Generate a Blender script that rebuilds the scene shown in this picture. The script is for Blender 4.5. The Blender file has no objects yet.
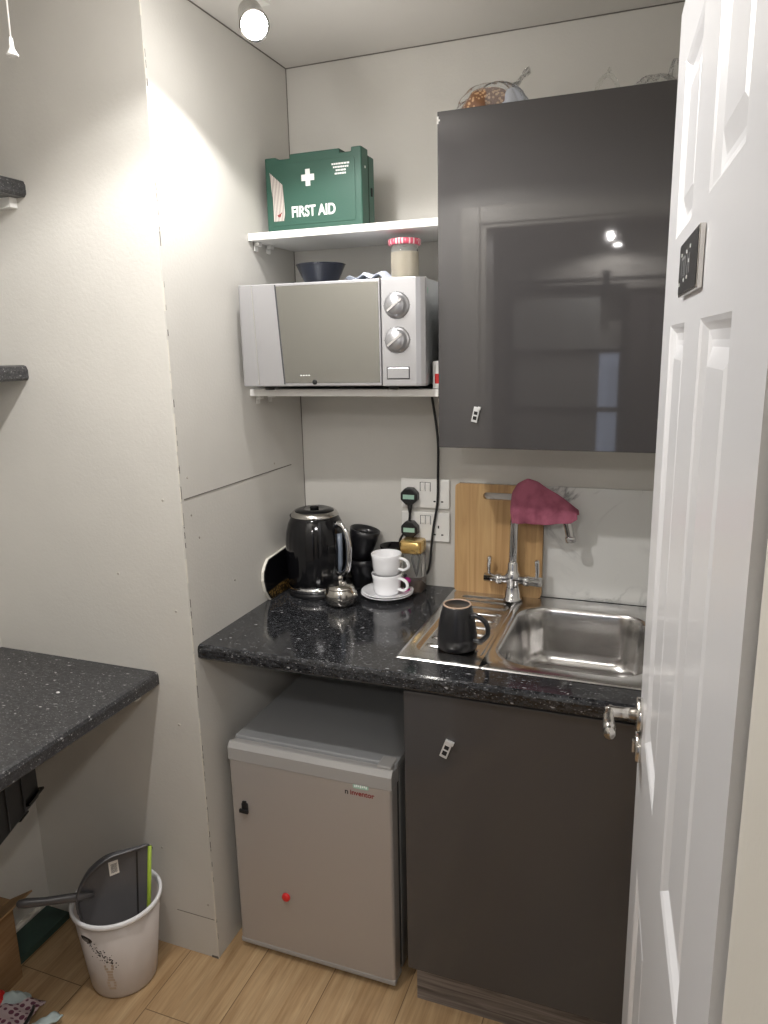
import bpy, bmesh, math, random
from mathutils import Vector, Matrix
random.seed(7)
PI=math.pi
COL=bpy.context.scene.collection
R=math.radians
# ------------------------------------------------------------------ materials
def new_mat(name):
    m=bpy.data.materials.new(name); m.use_nodes=True
    nt=m.node_tree; b=nt.nodes['Principled BSDF']
    return m,nt,b
def setb(b,**k):
    for n,v in k.items():
        n=n.replace('_',' ')
        b.inputs[n].default_value=v
def plain(name,col,rough=.5,metal=0,coat=0,bump=0,bscale=200,var=0,**k):
    m,nt,b=new_mat(name)
    setb(b,Base_Color=(*col,1),Roughness=rough,Metallic=metal,Coat_Weight=coat)
    if coat: setb(b,Coat_Roughness=.04)
    for n,v in k.items(): b.inputs[n.replace('_',' ')].default_value=v
    tc=nt.nodes.new('ShaderNodeTexCoord'); nz=nt.nodes.new('ShaderNodeTexNoise'); nz.inputs['Scale'].default_value=bscale; nz.inputs['Detail'].default_value=4
    nt.links.new(tc.outputs['Object'],nz.inputs['Vector'])
    if bump:
        bp=nt.nodes.new('ShaderNodeBump'); bp.inputs['Strength'].default_value=bump; bp.inputs['Distance'].default_value=.002
        nt.links.new(nz.outputs['Fac'],bp.inputs['Height']); nt.links.new(bp.outputs[0],b.inputs['Normal'])
    if var:
        n2=nt.nodes.new('ShaderNodeTexNoise'); n2.inputs['Scale'].default_value=bscale*.08
        nt.links.new(tc.outputs['Object'],n2.inputs['Vector'])
        mx=nt.nodes.new('ShaderNodeMix'); mx.data_type='RGBA'
        mx.inputs[6].default_value=(*[c*(1-var) for c in col],1); mx.inputs[7].default_value=(*[min(1,c*(1+var)) for c in col],1)
        nt.links.new(n2.outputs['Fac'],mx.inputs[0]); nt.links.new(mx.outputs[2],b.inputs['Base Color'])
    return m
def emis(name,col,s):
    m,nt,b=new_mat(name); setb(b,Base_Color=(*col,1),Emission_Color=(*col,1),Emission_Strength=s); return m
def ramp(nt,stops,src,interp='LINEAR'):
    r=nt.nodes.new('ShaderNodeValToRGB'); r.color_ramp.interpolation=interp
    e=r.color_ramp.elements
    while len(e)<len(stops): e.new(.5)
    for i,(p,c) in enumerate(stops): e[i].position=p; e[i].color=(*c,1)
    nt.links.new(src,r.inputs[0]); return r
def mapping(nt,scale=(1,1,1),rot=(0,0,0),loc=(0,0,0)):
    tc=nt.nodes.new('ShaderNodeTexCoord'); mp=nt.nodes.new('ShaderNodeMapping')
    mp.inputs['Scale'].default_value=scale; mp.inputs['Rotation'].default_value=rot; mp.inputs['Location'].default_value=loc
    nt.links.new(tc.outputs['Object'],mp.inputs['Vector']); return mp.outputs[0]
def mixc(nt,fac,a,bb):
    mx=nt.nodes.new('ShaderNodeMix'); mx.data_type='RGBA'
    for s,v in ((0,fac),(6,a),(7,bb)):
        if isinstance(v,(tuple,list)): mx.inputs[s].default_value=(*v,1)
        elif isinstance(v,(int,float)): mx.inputs[s].default_value=v
        else: nt.links.new(v,mx.inputs[s])
    return mx.outputs[2]
def tex(nt,t,vec,**k):
    n=nt.nodes.new('ShaderNodeTex'+t)
    for a,v in k.items(): n.inputs[a.replace('_',' ')].default_value=v
    nt.links.new(vec,n.inputs['Vector']); return n
def bump(nt,b,h,s=.2,d=.001):
    bp=nt.nodes.new('ShaderNodeBump'); bp.inputs['Strength'].default_value=s; bp.inputs['Distance'].default_value=d
    nt.links.new(h,bp.inputs['Height']); nt.links.new(bp.outputs[0],b.inputs['Normal'])

M={}
M['paint']=plain('wall_paint',(.60,.582,.543),.62,bump=.25,bscale=140,var=.03)
M['paint_hall']=plain('hall_paint',(.45,.43,.40),.7,bump=.2,bscale=140,var=.03)
M['ceil']=plain('ceiling_paint',(.72,.70,.67),.7,bump=.15,bscale=150,var=.02)
M['joint']=plain('plaster_joint',(.16,.145,.13),.9,bump=.3)
M['filler']=plain('cracked_filler',(.72,.69,.62),.8,bump=.6,bscale=90)
M['white_paint']=plain('white_gloss_paint',(.72,.72,.735),.30,coat=.15,bump=.12,bscale=60)
M['cream']=plain('cream_frame_paint',(.72,.69,.62),.35,bump=.1)
M['white_board']=plain('white_melamine',(.78,.77,.74),.35,bump=.05)
M['white_plastic']=plain('white_plastic',(.80,.79,.76),.3)
M['black_plastic']=plain('black_plastic',(.012,.012,.013),.35,bump=.05)
M['black_gloss']=plain('black_gloss',(.005,.005,.006),.10)
M['black_mug']=plain('black_glaze',(.012,.012,.014),.28,coat=.2)
M['navy']=plain('navy_glaze',(.005,.007,.016),.22)
M['china']=plain('white_china',(.90,.90,.92),.12,coat=.6)
M['clay']=plain('unglazed_clay',(.55,.40,.30),.8)
M['chrome']=plain('chrome',(.72,.72,.73),.09,1)
M['clip_metal']=plain('light_clip_metal',(.70,.70,.70),.35,.35)
M['satin']=plain('satin_nickel',(.62,.60,.57),.22,1)
M['dark']=plain('dark_gap',(.01,.01,.01),.8)
M['green_case']=plain('green_plastic',(.024,.088,.062),.45,bump=.15,bscale=400)
M['print_white']=plain('white_print',(.85,.87,.85),.6)
M['sticker']=plain('paper_sticker',(.72,.68,.62),.7,var=.1)
M['sticker_green']=plain('green_sticker',(.35,.55,.45),.6)
M['red']=plain('red_plastic',(.62,.02,.02),.4)
M['print_red']=plain('dark_red_print',(.22,.02,.02),.6)
M['print_dark']=plain('dark_print',(.03,.025,.025),.6)
M['print_tan']=plain('tan_print',(.45,.30,.17),.6)
M['gold']=plain('gold_lid',(.75,.52,.2),.25,.9)
M['magenta']=plain('magenta_plastic',(.45,.01,.22),.4)
M['bin']=plain('bin_plastic',(.53,.475,.44),.4,bump=.05)
M['bin_rim']=plain('bin_rim_plastic',(.83,.83,.85),.25)
M['dustpan']=plain('dustpan_plastic',(.085,.083,.088),.33,bump=.1,bscale=80)
M['lime']=plain('lime_rubber',(.36,.5,.05),.5)
M['fridge']=None
M['blue_window']=plain('water_window',(.16,.19,.24),.15,coat=.4)
M['door_dark']=plain('hall_dark_sheet',(.05,.04,.04),.7)
M['hall_panel']=plain('hall_sliding_panel',(.42,.43,.42),.4)
M['black_frame']=plain('black_frame_metal',(.015,.015,.015),.5)
M['green_board']=plain('green_board',(.03,.062,.05),.55,var=.2,bscale=300)
M['bulb']=emis('lamp_face',(1,.98,.96),60)
M['window_light']=emis('window_daylight',(.62,.72,.95),1.6)
M['white_card']=plain('white_card',(.82,.82,.80),.5)
M['cord']=plain('white_cord',(.75,.73,.70),.6)
M['green_grey']=plain('teal_rubber',(.05,.25,.2),.5)
M['envelope']=plain('crumpled_paper',(.60,.64,.74),.6,bump=.8,bscale=60,var=.2)
M['screw']=plain('filler_spot',(.42,.39,.34),.8)

def m_cab():
    m,nt,b=new_mat('grey_gloss_door'); setb(b,Base_Color=(.060,.057,.058,1),Roughness=.035,Specular_IOR_Level=.6)
    v=mapping(nt); n=tex(nt,'Noise',v,Scale=9.,Detail=1.); bump(nt,b,n.outputs['Fac'],.012,.004); return m
M['cab']=m_cab()
def m_pink():
    m,nt,b=new_mat('pink_cloth'); setb(b,Roughness=.95)
    v=mapping(nt); n=tex(nt,'Noise',v,Scale=30.,Detail=4.)
    r=ramp(nt,[(.3,(.25,.065,.105)),(.6,(.42,.125,.19))],n.outputs['Fac']); nt.links.new(r.outputs[0],b.inputs['Base Color'])
    vo=tex(nt,'Voronoi',v,Scale=420.); bump(nt,b,vo.outputs['Distance'],.6,.0012); return m
M['pink']=m_pink()
def m_granite(name,base,mid,lite,rough,thr=.80):
    m,nt,b=new_mat(name); setb(b,Roughness=rough,Coat_Weight=.1,Coat_Roughness=.08)
    v=mapping(nt,(1,1.9,1.9),(0,0,.6))
    w=tex(nt,'Noise',v,Scale=25.,Detail=3.)
    vm=nt.nodes.new('ShaderNodeVectorMath'); vm.operation='MULTIPLY_ADD'
    vm.inputs[1].default_value=(.03,.03,.03); nt.links.new(w.outputs['Color'],vm.inputs[0]); nt.links.new(v,vm.inputs[2])
    n=tex(nt,'Noise',vm.outputs[0],Scale=70.,Detail=5.,Roughness=.7)
    col=ramp(nt,[(.40,base),(.56,mid),(.72,tuple(c*2.2 for c in mid))],n.outputs['Fac']).outputs[0]
    for sc_,th,br,r0,r1 in ((44.,thr+.08,.9,.10,.22),(95.,thr,.6,.12,.30),(190.,thr-.1,.45,.12,.35)):
        vo=tex(nt,'Voronoi',vm.outputs[0],Scale=sc_,Randomness=1.)
        sep=nt.nodes.new('ShaderNodeSeparateColor'); nt.links.new(vo.outputs['Color'],sep.inputs[0])
        g=nt.nodes.new('ShaderNodeMapRange'); g.inputs[1].default_value=th; g.inputs[2].default_value=th+.6*(1-th); nt.links.new(sep.outputs[0],g.inputs[0])
        d=ramp(nt,[(r0,(1,1,1)),(r1,(0,0,0))],vo.outputs['Distance'])
        mu=nt.nodes.new('ShaderNodeMath'); mu.operation='MULTIPLY'; nt.links.new(g.outputs[0],mu.inputs[0]); nt.links.new(d.outputs[0],mu.inputs[1])
        col=mixc(nt,mu.outputs[0],col,tuple(c*br for c in lite))
    nt.links.new(col,b.inputs['Base Color']); return m
M['granite']=m_granite('dark_granite_laminate',(.008,.0082,.0095),(.028,.029,.032),(.42,.42,.43),.11,.74)
M['granite_desk']=m_granite('dark_granite_desk_laminate',(.022,.022,.024),(.042,.042,.045),(.50,.50,.49),.38,.62)
def m_floor():
    m,nt,b=new_mat('oak_laminate'); setb(b,Roughness=.38)
    tc=nt.nodes.new('ShaderNodeTexCoord'); s=nt.nodes.new('ShaderNodeSeparateXYZ'); nt.links.new(tc.outputs['Object'],s.inputs[0])
    ax=nt.nodes.new('ShaderNodeMath'); ax.operation='ADD'; ax.inputs[1].default_value=.087+.197*20; nt.links.new(s.outputs[0],ax.inputs[0])
    ay=nt.nodes.new('ShaderNodeMath'); ay.operation='ADD'; ay.inputs[1].default_value=10.35; nt.links.new(s.outputs[1],ay.inputs[0])
    c=nt.nodes.new('ShaderNodeCombineXYZ'); nt.links.new(ay.outputs[0],c.inputs[0]); nt.links.new(ax.outputs[0],c.inputs[1])
    br=nt.nodes.new('ShaderNodeTexBrick'); br.offset=.37; br.inputs['Scale'].default_value=1; br.inputs['Brick Width'].default_value=1.25; br.inputs['Row Height'].default_value=.197; br.inputs['Mortar Size'].default_value=.0014; br.inputs['Mortar Smooth'].default_value=.3
    br.inputs['Color1'].default_value=(.2,.2,.2,1); br.inputs['Color2'].default_value=(.8,.8,.8,1); br.inputs['Mortar'].default_value=(0,0,0,1)
    nt.links.new(c.outputs[0],br.inputs['Vector'])
    # grain runs along y, phase per plank
    vm=nt.nodes.new('ShaderNodeVectorMath'); vm.operation='MULTIPLY_ADD'; vm.inputs[1].default_value=(3,5,7); nt.links.new(br.outputs['Color'],vm.inputs[0]); nt.links.new(tc.outputs['Object'],vm.inputs[2])
    mp=nt.nodes.new('ShaderNodeMapping'); mp.inputs['Scale'].default_value=(14,1.1,1); nt.links.new(vm.outputs[0],mp.inputs['Vector'])
    n=tex(nt,'Noise',mp.outputs[0],Scale=3.,Detail=8.,Roughness=.6,Distortion=.6)
    r=ramp(nt,[(.3,(.30,.18,.085)),(.5,(.43,.285,.15)),(.72,(.52,.37,.21))],n.outputs['Fac'])
    mp2=nt.nodes.new('ShaderNodeMapping'); mp2.inputs['Scale'].default_value=(120,5,1); nt.links.new(vm.outputs[0],mp2.inputs['Vector'])
    n2=tex(nt,'Noise',mp2.outputs[0],Scale=2.,Detail=3.)
    r2=ramp(nt,[(.35,(.86,.86,.86)),(.6,(1,1,1))],n2.outputs['Fac'])
    mm=nt.nodes.new('ShaderNodeMix'); mm.data_type='RGBA'; mm.blend_type='MULTIPLY'; mm.inputs[0].default_value=1
    nt.links.new(r.outputs[0],mm.inputs[6]); nt.links.new(r2.outputs[0],mm.inputs[7])
    c3=mixc(nt,br.outputs['Fac'],mm.outputs[2],(.16,.10,.05)); nt.links.new(c3,b.inputs['Base Color'])
    return m
M['floor']=m_floor()
def m_wood(name,a,bb,c,sc=(30,30,1.5),rough=.5,scale=1.5,distort=1.):
    m,nt,b=new_mat(name); setb(b,Roughness=rough)
    v=mapping(nt,sc); n=tex(nt,'Noise',v,Scale=scale,Detail=6.,Distortion=distort)
    r=ramp(nt,[(.3,a),(.5,bb),(.7,c)],n.outputs['Fac']); nt.links.new(r.outputs[0],b.inputs['Base Color']); bump(nt,b,n.outputs['Fac'],.1); return m
M['bamboo']=m_wood('bamboo',(.36,.20,.08),(.49,.30,.13),(.58,.38,.18),(34,34,1.2))
M['plinth']=m_wood('grey_oak_plinth',(.10,.085,.078),(.20,.175,.16),(.30,.27,.25),(1.5,40,28),.6,2.2,2.)
M['card']=m_wood('brown_cardboard',(.22,.125,.055),(.27,.16,.075),(.32,.20,.10),(3,3,40),.85,2.,.2)
def m_steel(name,col,rough,sc):
    m,nt,b=new_mat(name); setb(b,Base_Color=(*col,1),Metallic=1.,Roughness=rough)
    v=mapping(nt,sc); n=tex(nt,'Noise',v,Scale=6.,Detail=4.)
    r=ramp(nt,[(.3,(rough*.75,)*3),(.7,(rough*1.3,)*3)],n.outputs['Fac']); nt.links.new(r.outputs[0],b.inputs['Roughness'])
    return m
M['sink']=m_steel('brushed_steel',(.62,.61,.60),.2,(3,60,3))
M['mw_steel']=plain('microwave_silver',(.50,.50,.52),.30,.8)
M['sugar']=m_steel('polished_steel',(.6,.58,.54),.12,(2,2,2))
M['mw_side']=plain('microwave_painted_side',(.44,.46,.48),.4,.3)
M['mirror']=plain('tinted_mirror_glass',(.30,.295,.27),.12,.8)
M['fridge']=plain('fridge_silver',(.43,.40,.378),.36,.35,bump=.04,bscale=500)
M['fridge_trim']=plain('fridge_grey_trim',(.36,.35,.34),.4,.1)
M['fridge_side']=plain('fridge_grey_side',(.24,.245,.25),.35,.2)
M['fridge_top']=plain('fridge_grey_top',(.30,.305,.31),.32,.1)
M['gasket']=plain('rubber_gasket',(.05,.05,.055),.7)
def m_marble():
    m,nt,b=new_mat('white_marble_panel'); setb(b,Roughness=.12)
    v=mapping(nt,(1,1,1),(0,.5,0))
    n=tex(nt,'Noise',v,Scale=5.,Detail=6.,Roughness=.55,Distortion=.9)
    a=nt.nodes.new('ShaderNodeMath'); a.operation='SUBTRACT'; a.inputs[1].default_value=.5; nt.links.new(n.outputs['Fac'],a.inputs[0])
    ab=nt.nodes.new('ShaderNodeMath'); ab.operation='ABSOLUTE'; nt.links.new(a.outputs[0],ab.inputs[0])
    r=ramp(nt,[(0,(.30,.30,.30)),(.010,(.50,.50,.49)),(.03,(.72,.72,.70))],ab.outputs[0])
    n2=tex(nt,'Noise',v,Scale=2.5,Detail=2.)
    r2=ramp(nt,[(.45,(0,0,0)),(.58,(1,1,1))],n2.outputs['Fac'])
    c=mixc(nt,r2.outputs[0],(.72,.72,.70),r.outputs[0]); nt.links.new(c,b.inputs['Base Color']); return m
M['marble']=m_marble()
def m_glass(name,col=(1,1,1),rough=.02,trans=.9):
    m,nt,b=new_mat(name)
    setb(b,Base_Color=(*col,1),Roughness=rough,Transmission_Weight=trans,IOR=1.45); return m
M['glass']=m_glass('clear_glass',(.93,.93,.90))
def m_film():
    m,nt,b=new_mat('cellophane'); nt.nodes.remove(b)
    t=nt.nodes.new('ShaderNodeBsdfTransparent'); t.inputs[0].default_value=(.93,.93,.92,1)
    g=nt.nodes.new('ShaderNodeBsdfGlossy'); g.inputs['Roughness'].default_value=.12; g.inputs[0].default_value=(1,1,1,1)
    lw=nt.nodes.new('ShaderNodeLayerWeight'); lw.inputs[0].default_value=.22
    mx=nt.nodes.new('ShaderNodeMixShader'); 
    v=mapping(nt); n=tex(nt,'Noise',v,Scale=70.,Detail=3.)
    bp=nt.nodes.new('ShaderNodeBump'); bp.inputs['Strength'].default_value=1.; bp.inputs['Distance'].default_value=.02
    nt.links.new(n.outputs['Fac'],bp.inputs['Height']); nt.links.new(bp.outputs[0],g.inputs['Normal'])
    df=nt.nodes.new('ShaderNodeBsdfDiffuse'); df.inputs[0].default_value=(.8,.8,.8,1); m2=nt.nodes.new('ShaderNodeMixShader'); m2.inputs[0].default_value=.16; nt.links.new(t.outputs[0],m2.inputs[1]); nt.links.new(df.outputs[0],m2.inputs[2])
    nt.links.new(lw.outputs['Fresnel'],mx.inputs[0]); nt.links.new(m2.outputs[0],mx.inputs[1]); nt.links.new(g.outputs[0],mx.inputs[2])
    nt.links.new(mx.outputs[0],nt.nodes['Material Output'].inputs[0]); return m
M['film']=m_film()
def m_spots(name,a,bb,scale,thr,kind='Voronoi'):
    m,nt,b=new_mat(name); setb(b,Roughness=.6)
    v=mapping(nt); n=tex(nt,'Voronoi',v,Scale=scale,Randomness=.25 if 'dot' in name else 1.)
    r=ramp(nt,[(thr,bb),(thr+.06,a)],n.outputs['Distance']); nt.links.new(r.outputs[0],b.inputs['Base Color']); return m
M['dots']=m_spots('pink_dotted_fabric',(.62,.50,.52),(.17,.05,.09),62,.36)
M['crumbs']=m_spots('brown_crumbs',(.20,.09,.04),(.55,.34,.18),130,.38)
M['coffee']=plain('coffee_granules',(.13,.06,.025),.7,bump=.8,bscale=300,var=.4)
M['pasta']=plain('beige_contents',(.60,.53,.40),.6,var=.2,bscale=200)
def m_check(name,a,bb,s):
    m,nt,b=new_mat(name); setb(b,Roughness=.5)
    v=mapping(nt,(s,s,s)); w1=nt.nodes.new('ShaderNodeTexWave'); w1.inputs['Scale'].default_value=1; nt.links.new(v,w1.inputs['Vector'])
    w2=nt.nodes.new('ShaderNodeTexWave'); w2.bands_direction='Y'; w2.inputs['Scale'].default_value=1; nt.links.new(v,w2.inputs['Vector'])
    ad=nt.nodes.new('ShaderNodeMath'); ad.operation='ADD'; nt.links.new(w1.outputs['Fac'],ad.inputs[0]); nt.links.new(w2.outputs['Fac'],ad.inputs[1])
    r=ramp(nt,[(.3,a),(.55,tuple((x+y)/2 for x,y in zip(a,bb))),(.8,bb)],ad.outputs[0]); nt.links.new(r.outputs[0],b.inputs['Base Color']); return m
M['gingham']=m_check('red_gingham_lid',(.85,.72,.72),(.66,.08,.14),40)
M['label_text']=m_check('small_printed_text',(.74,.70,.64),(.22,.17,.16),75)
def m_goldpat():
    m,nt,b=new_mat('gold_pattern'); setb(b,Roughness=.3,Metallic=.6)
    v=mapping(nt); n=tex(nt,'Voronoi',v,Scale=130.)
    r=ramp(nt,[(.3,(.50,.31,.10)),(.5,(.05,.03,.01))],n.outputs['Distance']); nt.links.new(r.outputs[0],b.inputs['Base Color']); return m
M['goldpat']=m_goldpat()
M['fabric_white']=plain('pale_blue_packet',(.42,.50,.50),.6,var=.2,bscale=200)
# ------------------------------------------------------------------ mesh helpers
class MB:
    def __init__(s): s.v=[]; s.f=[]; s.sm=[]
    def add(s,vs,fs,smooth=False,mat=None):
        o=len(s.v)
        s.v+= [tuple((mat@Vector(v)) if mat else v) for v in vs]
        s.f+= [tuple(i+o for i in f) for f in fs]; s.sm+=[smooth]*len(fs); return s
    def box(s,x0,x1,y0,y1,z0,z1,mat=None):
        vs=[(x,y,z) for z in (z0,z1) for y in (y0,y1) for x in (x0,x1)]
        return s.add(vs,[(0,2,3,1),(4,5,7,6),(0,1,5,4),(2,6,7,3),(0,4,6,2),(1,3,7,5)],False,mat)
    def lathe(s,prof,c=(0,0,0),n=40,smooth=True,mat=None,rmod=None,sx=1,sy=1):
        vs=[];fs=[];k=len(prof)
        for i in range(n):
            a=2*PI*i/n
            for j,(r,z) in enumerate(prof):
                rr=r*(rmod(a,z) if rmod else 1)
                vs.append((c[0]+rr*math.cos(a)*sx,c[1]+rr*math.sin(a)*sy,c[2]+z))
        for i in range(n):
            i2=(i+1)%n
            for j in range(k-1):
                fs.append((i*k+j,i2*k+j,i2*k+j+1,i*k+j+1))
        o=len(vs)
        if prof[0]==prof[-1]: return s.add(vs,fs,smooth,mat)
        if prof[0][0]>1e-6: fs.append(tuple(i*k for i in range(n))[::-1])
        if prof[-1][0]>1e-6: fs.append(tuple(i*k+k-1 for i in range(n)))
        return s.add(vs,fs,smooth,mat)
    def tube(s,pts,r,n=12,smooth=True,caps=True,flat=1.0):
        pts=[Vector(p) for p in pts]; rs=r if isinstance(r,(list,tuple)) else [r]*len(pts)
        if len(rs)!=len(pts): rs=[rs[min(len(rs)-1,round(i*(len(rs)-1)/(len(pts)-1)))] for i in range(len(pts))]
        vs=[];fs=[]; up=None
        for i,p in enumerate(pts):
            t=(pts[min(i+1,len(pts)-1)]-pts[max(i-1,0)]).normalized()
            if up is None:
                up=Vector((0,0,1)) if abs(t.z)<.9 else Vector((0,1,0))
            a=(up-t*up.dot(t)).normalized(); b=t.cross(a); up=a
            for k in range(n):
                w=2*PI*k/n; vs.append(tuple(p+a*math.cos(w)*rs[i]+b*math.sin(w)*rs[i]*flat))
        for i in range(len(pts)-1):
            for k in range(n):
                k2=(k+1)%n; fs.append((i*n+k,i*n+k2,(i+1)*n+k2,(i+1)*n+k))
        if caps: fs.append(tuple(range(n))[::-1]); fs.append(tuple((len(pts)-1)*n+k for k in range(n)))
        return s.add(vs,fs,smooth)
    def prism(s,poly,axis,a,b,mat=None,smooth=False):
        # poly 2D list, extruded along axis from a to b
        def P(u,v,w): return {'x':(w,u,v),'y':(u,w,v),'z':(u,v,w)}[axis]
        n=len(poly); vs=[P(u,v,a) for u,v in poly]+[P(u,v,b) for u,v in poly]
        fs=[tuple(range(n)),tuple(range(n,2*n))[::-1]]+[(i,i+n,(i+1)%n+n,(i+1)%n) for i in range(n)]
        return s.add(vs,fs,smooth,mat)
    def loft(s,rings,smooth=True,cap0=False,cap1=False):
        n=len(rings[0]); vs=[p for r in rings for p in r]; fs=[]
        for i in range(len(rings)-1):
            for k in range(n): k2=(k+1)%n; fs.append((i*n+k,i*n+k2,(i+1)*n+k2,(i+1)*n+k))
        if cap0: fs.append(tuple(range(n))[::-1])
        if cap1: fs.append(tuple((len(rings)-1)*n+k for k in range(n)))
        return s.add(vs,fs,smooth)
    def grid(s,fn,nu,nv,smooth=True):
        vs=[fn(i/(nu-1),j/(nv-1)) for i in range(nu) for j in range(nv)]
        fs=[(i*nv+j,(i+1)*nv+j,(i+1)*nv+j+1,i*nv+j+1) for i in range(nu-1) for j in range(nv-1)]
        return s.add(vs,fs,smooth)
    def build(s,name,mat,parent=None,bevel=0,seg=2,solid=0,label=None,sub=0,origin=None):
        me=bpy.data.meshes.new(name)
        o=Vector(origin) if origin else (parent_loc(parent) if parent is not None else Vector((0,0,0)))
        if parent is None and origin is None and s.v:
            xs=[v[0] for v in s.v]; ys=[v[1] for v in s.v]; zs=[v[2] for v in s.v]
            o=Vector(((min(xs)+max(xs))/2,(min(ys)+max(ys))/2,min(zs)))
        inv=None
        if parent is not None:
            inv=world(parent).inverted()
            vs=[inv@Vector(v) for v in s.v] if not s_local[0] else s.v
        else: vs=[Vector(v)-o for v in s.v]
        me.from_pydata([tuple(v) for v in vs],[],s.f); me.update()
        me.polygons.foreach_set('use_smooth',s.sm)
        bm=bmesh.new(); bm.from_mesh(me); bmesh.ops.recalc_face_normals(bm,faces=bm.faces); bm.to_mesh(me); bm.free()
        ob=bpy.data.objects.new(name,me); COL.objects.link(ob)
        mt=M[mat] if isinstance(mat,str) else mat
        me.materials.append(mt)
        if parent is not None: ob.parent=parent
        else: ob.location=o
        if bevel:
            b=ob.modifiers.new('bevel','BEVEL'); b.width=bevel; b.segments=seg; b.limit_method='ANGLE'; b.angle_limit=R(40)
            b.harden_normals=False
        if solid:
            b=ob.modifiers.new('solid','SOLIDIFY'); b.thickness=solid; b.offset=0
        if sub:
            b=ob.modifiers.new('sub','SUBSURF'); b.levels=sub; b.render_levels=sub
        if label: ob['label']=label
        return ob
s_local=[False]
def world(o):
    m=Matrix.LocRotScale(o.location,o.rotation_euler,o.scale)
    return (world(o.parent)@m) if o.parent else m
def parent_loc(o): return world(o).translation
def thing(name,label,cat,loc=(0,0,0),rz=0,group=None):
    o=bpy.data.objects.new(name,None); COL.objects.link(o); o.empty_display_size=.02
    o.location=loc; o.rotation_euler=(0,0,rz); o['label']=label; o['category']=cat
    if group: o['group']=group
    return o
def tag(o,label,cat,group=None,kind=None):
    o['label']=label; o['category']=cat
    if group: o['group']=group
    if kind: o['kind']=kind
    return o
def struct(o,label=None,cat=None):
    o['kind']='structure'
    if label: o['label']=label; o['category']=cat
    return o
def text(body,size,name,mat,parent,matrix,depth=.0004,sx=1.0,bold=0,label=None):
    cu=bpy.data.curves.new(name,'FONT'); cu.body=body; cu.size=size; cu.extrude=depth; cu.align_x='CENTER'; cu.align_y='CENTER'; cu.offset=bold
    t=bpy.data.objects.new(name,cu); COL.objects.link(t)
    bpy.context.view_layer.update()
    me=bpy.data.meshes.new_from_object(t); bpy.data.objects.remove(t); bpy.data.curves.remove(cu)
    W=world(parent).inverted()@matrix@Matrix.Diagonal((sx,1,1,1))
    me.transform(W); me.name=name; me.materials.clear(); me.materials.append(M[mat])
    ob=bpy.data.objects.new(name,me); COL.objects.link(ob); ob.parent=parent
    if label: ob['label']=label
    return ob
def rrect(x0,x1,y0,y1,r,n=8):
    pts=[]
    for cx,cy,a0 in ((x1-r,y1-r,0),(x0+r,y1-r,90),(x0+r,y0+r,180),(x1-r,y0+r,270)):
        for k in range(n+1):
            a=R(a0+90*k/n); pts.append((cx+r*math.cos(a),cy+r*math.sin(a)))
    return pts
def bez(ps,n=24):
    # catmull-rom through points
    P=[Vector(p) for p in ps]; P=[P[0]*2-P[1]]+P+[P[-1]*2-P[-2]]; out=[]
    m=len(P)-3
    for i in range(m):
        a,b,c,d=P[i:i+4]
        for k in range(n//m+1):
            t=k/(n//m+1)
            out.append(.5*((2*b)+(c-a)*t+(2*a-5*b+4*c-d)*t*t+(-a+3*b-3*c+d)*t**3))
    out.append(P[-2]); return [tuple(o) for o in out]

# ------------------------------------------------------------------ the room
H=2.323; WT=.882; FW=-.621; LX=-.575; RX=1.14; DY=-1.60
struct(MB().box(-1.3,2.0,-3.3,.1,-.05,0).build('floor','floor',origin=(0,0,0)),'pale oak laminate plank floor','floor')
struct(MB().box(-1.3,2.0,-3.3,.1,H,H+.05).build('ceiling','ceil'),'off-white painted ceiling','ceiling')
struct(MB().box(0,RX,0,.1,0,H).build('wall_back','paint'),'beige back wall behind shelves and sink','wall')
wn=struct(MB().box(-.7,0,FW,.1,0,H).build('wall_niche','paint'),'beige boxed-out wall left of the kitchen niche','wall')
MB().box(-.0005,.0008,FW+.012,-.08,1.2405,1.243).build('board_joint','joint',wn)
# cracked filler along the corner
f=MB(); z=0.0
while z<H:
    h=random.uniform(.02,.10); w=random.uniform(.0015,.004)
    if random.random()<.8: f.box(-.001,.0009,FW-.0008,FW+w,z,min(z+h,H-.001))
    z+=h+random.uniform(.0,.01)
f.build('corner_filler','filler',wn)
c=MB()
for k in range(60):
    z=random.uniform(.05,2.2); c.box(-.0003,.0011,FW+.003,FW+.0042,z,z+random.uniform(.004,.02))
c.box(-.02,.0,FW-.0012,FW,0,.006)
c.box(-.12,-.004,FW-.0008,FW,.118,.1195)
c.build('corner_crack','joint',wn)
d=MB()
for x,z in ((-.05,1.24),(-.04,.97),(-.15,.30),(-.2,1.05),(-.02,.16),(-.06,.67)):
    d.lathe([(.0035,0),(.003,.0008),(0,.001)],n=10,mat=Matrix.Translation((x,FW,z))@Matrix.Rotation(R(90),4,'X'))
for y,z in ((-.59,1.29),(-.585,1.20),(-.56,1.14),(-.42,.99),(-.60,2.0),(-.18,1.26)):
    d.lathe([(.003,0),(.0026,.0008),(0,.001)],n=10,mat=Matrix.Translation((0,y,z))@Matrix.Rotation(R(90),4,'Y'))
d.build('filled_screw_head','screw',wn)
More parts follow.
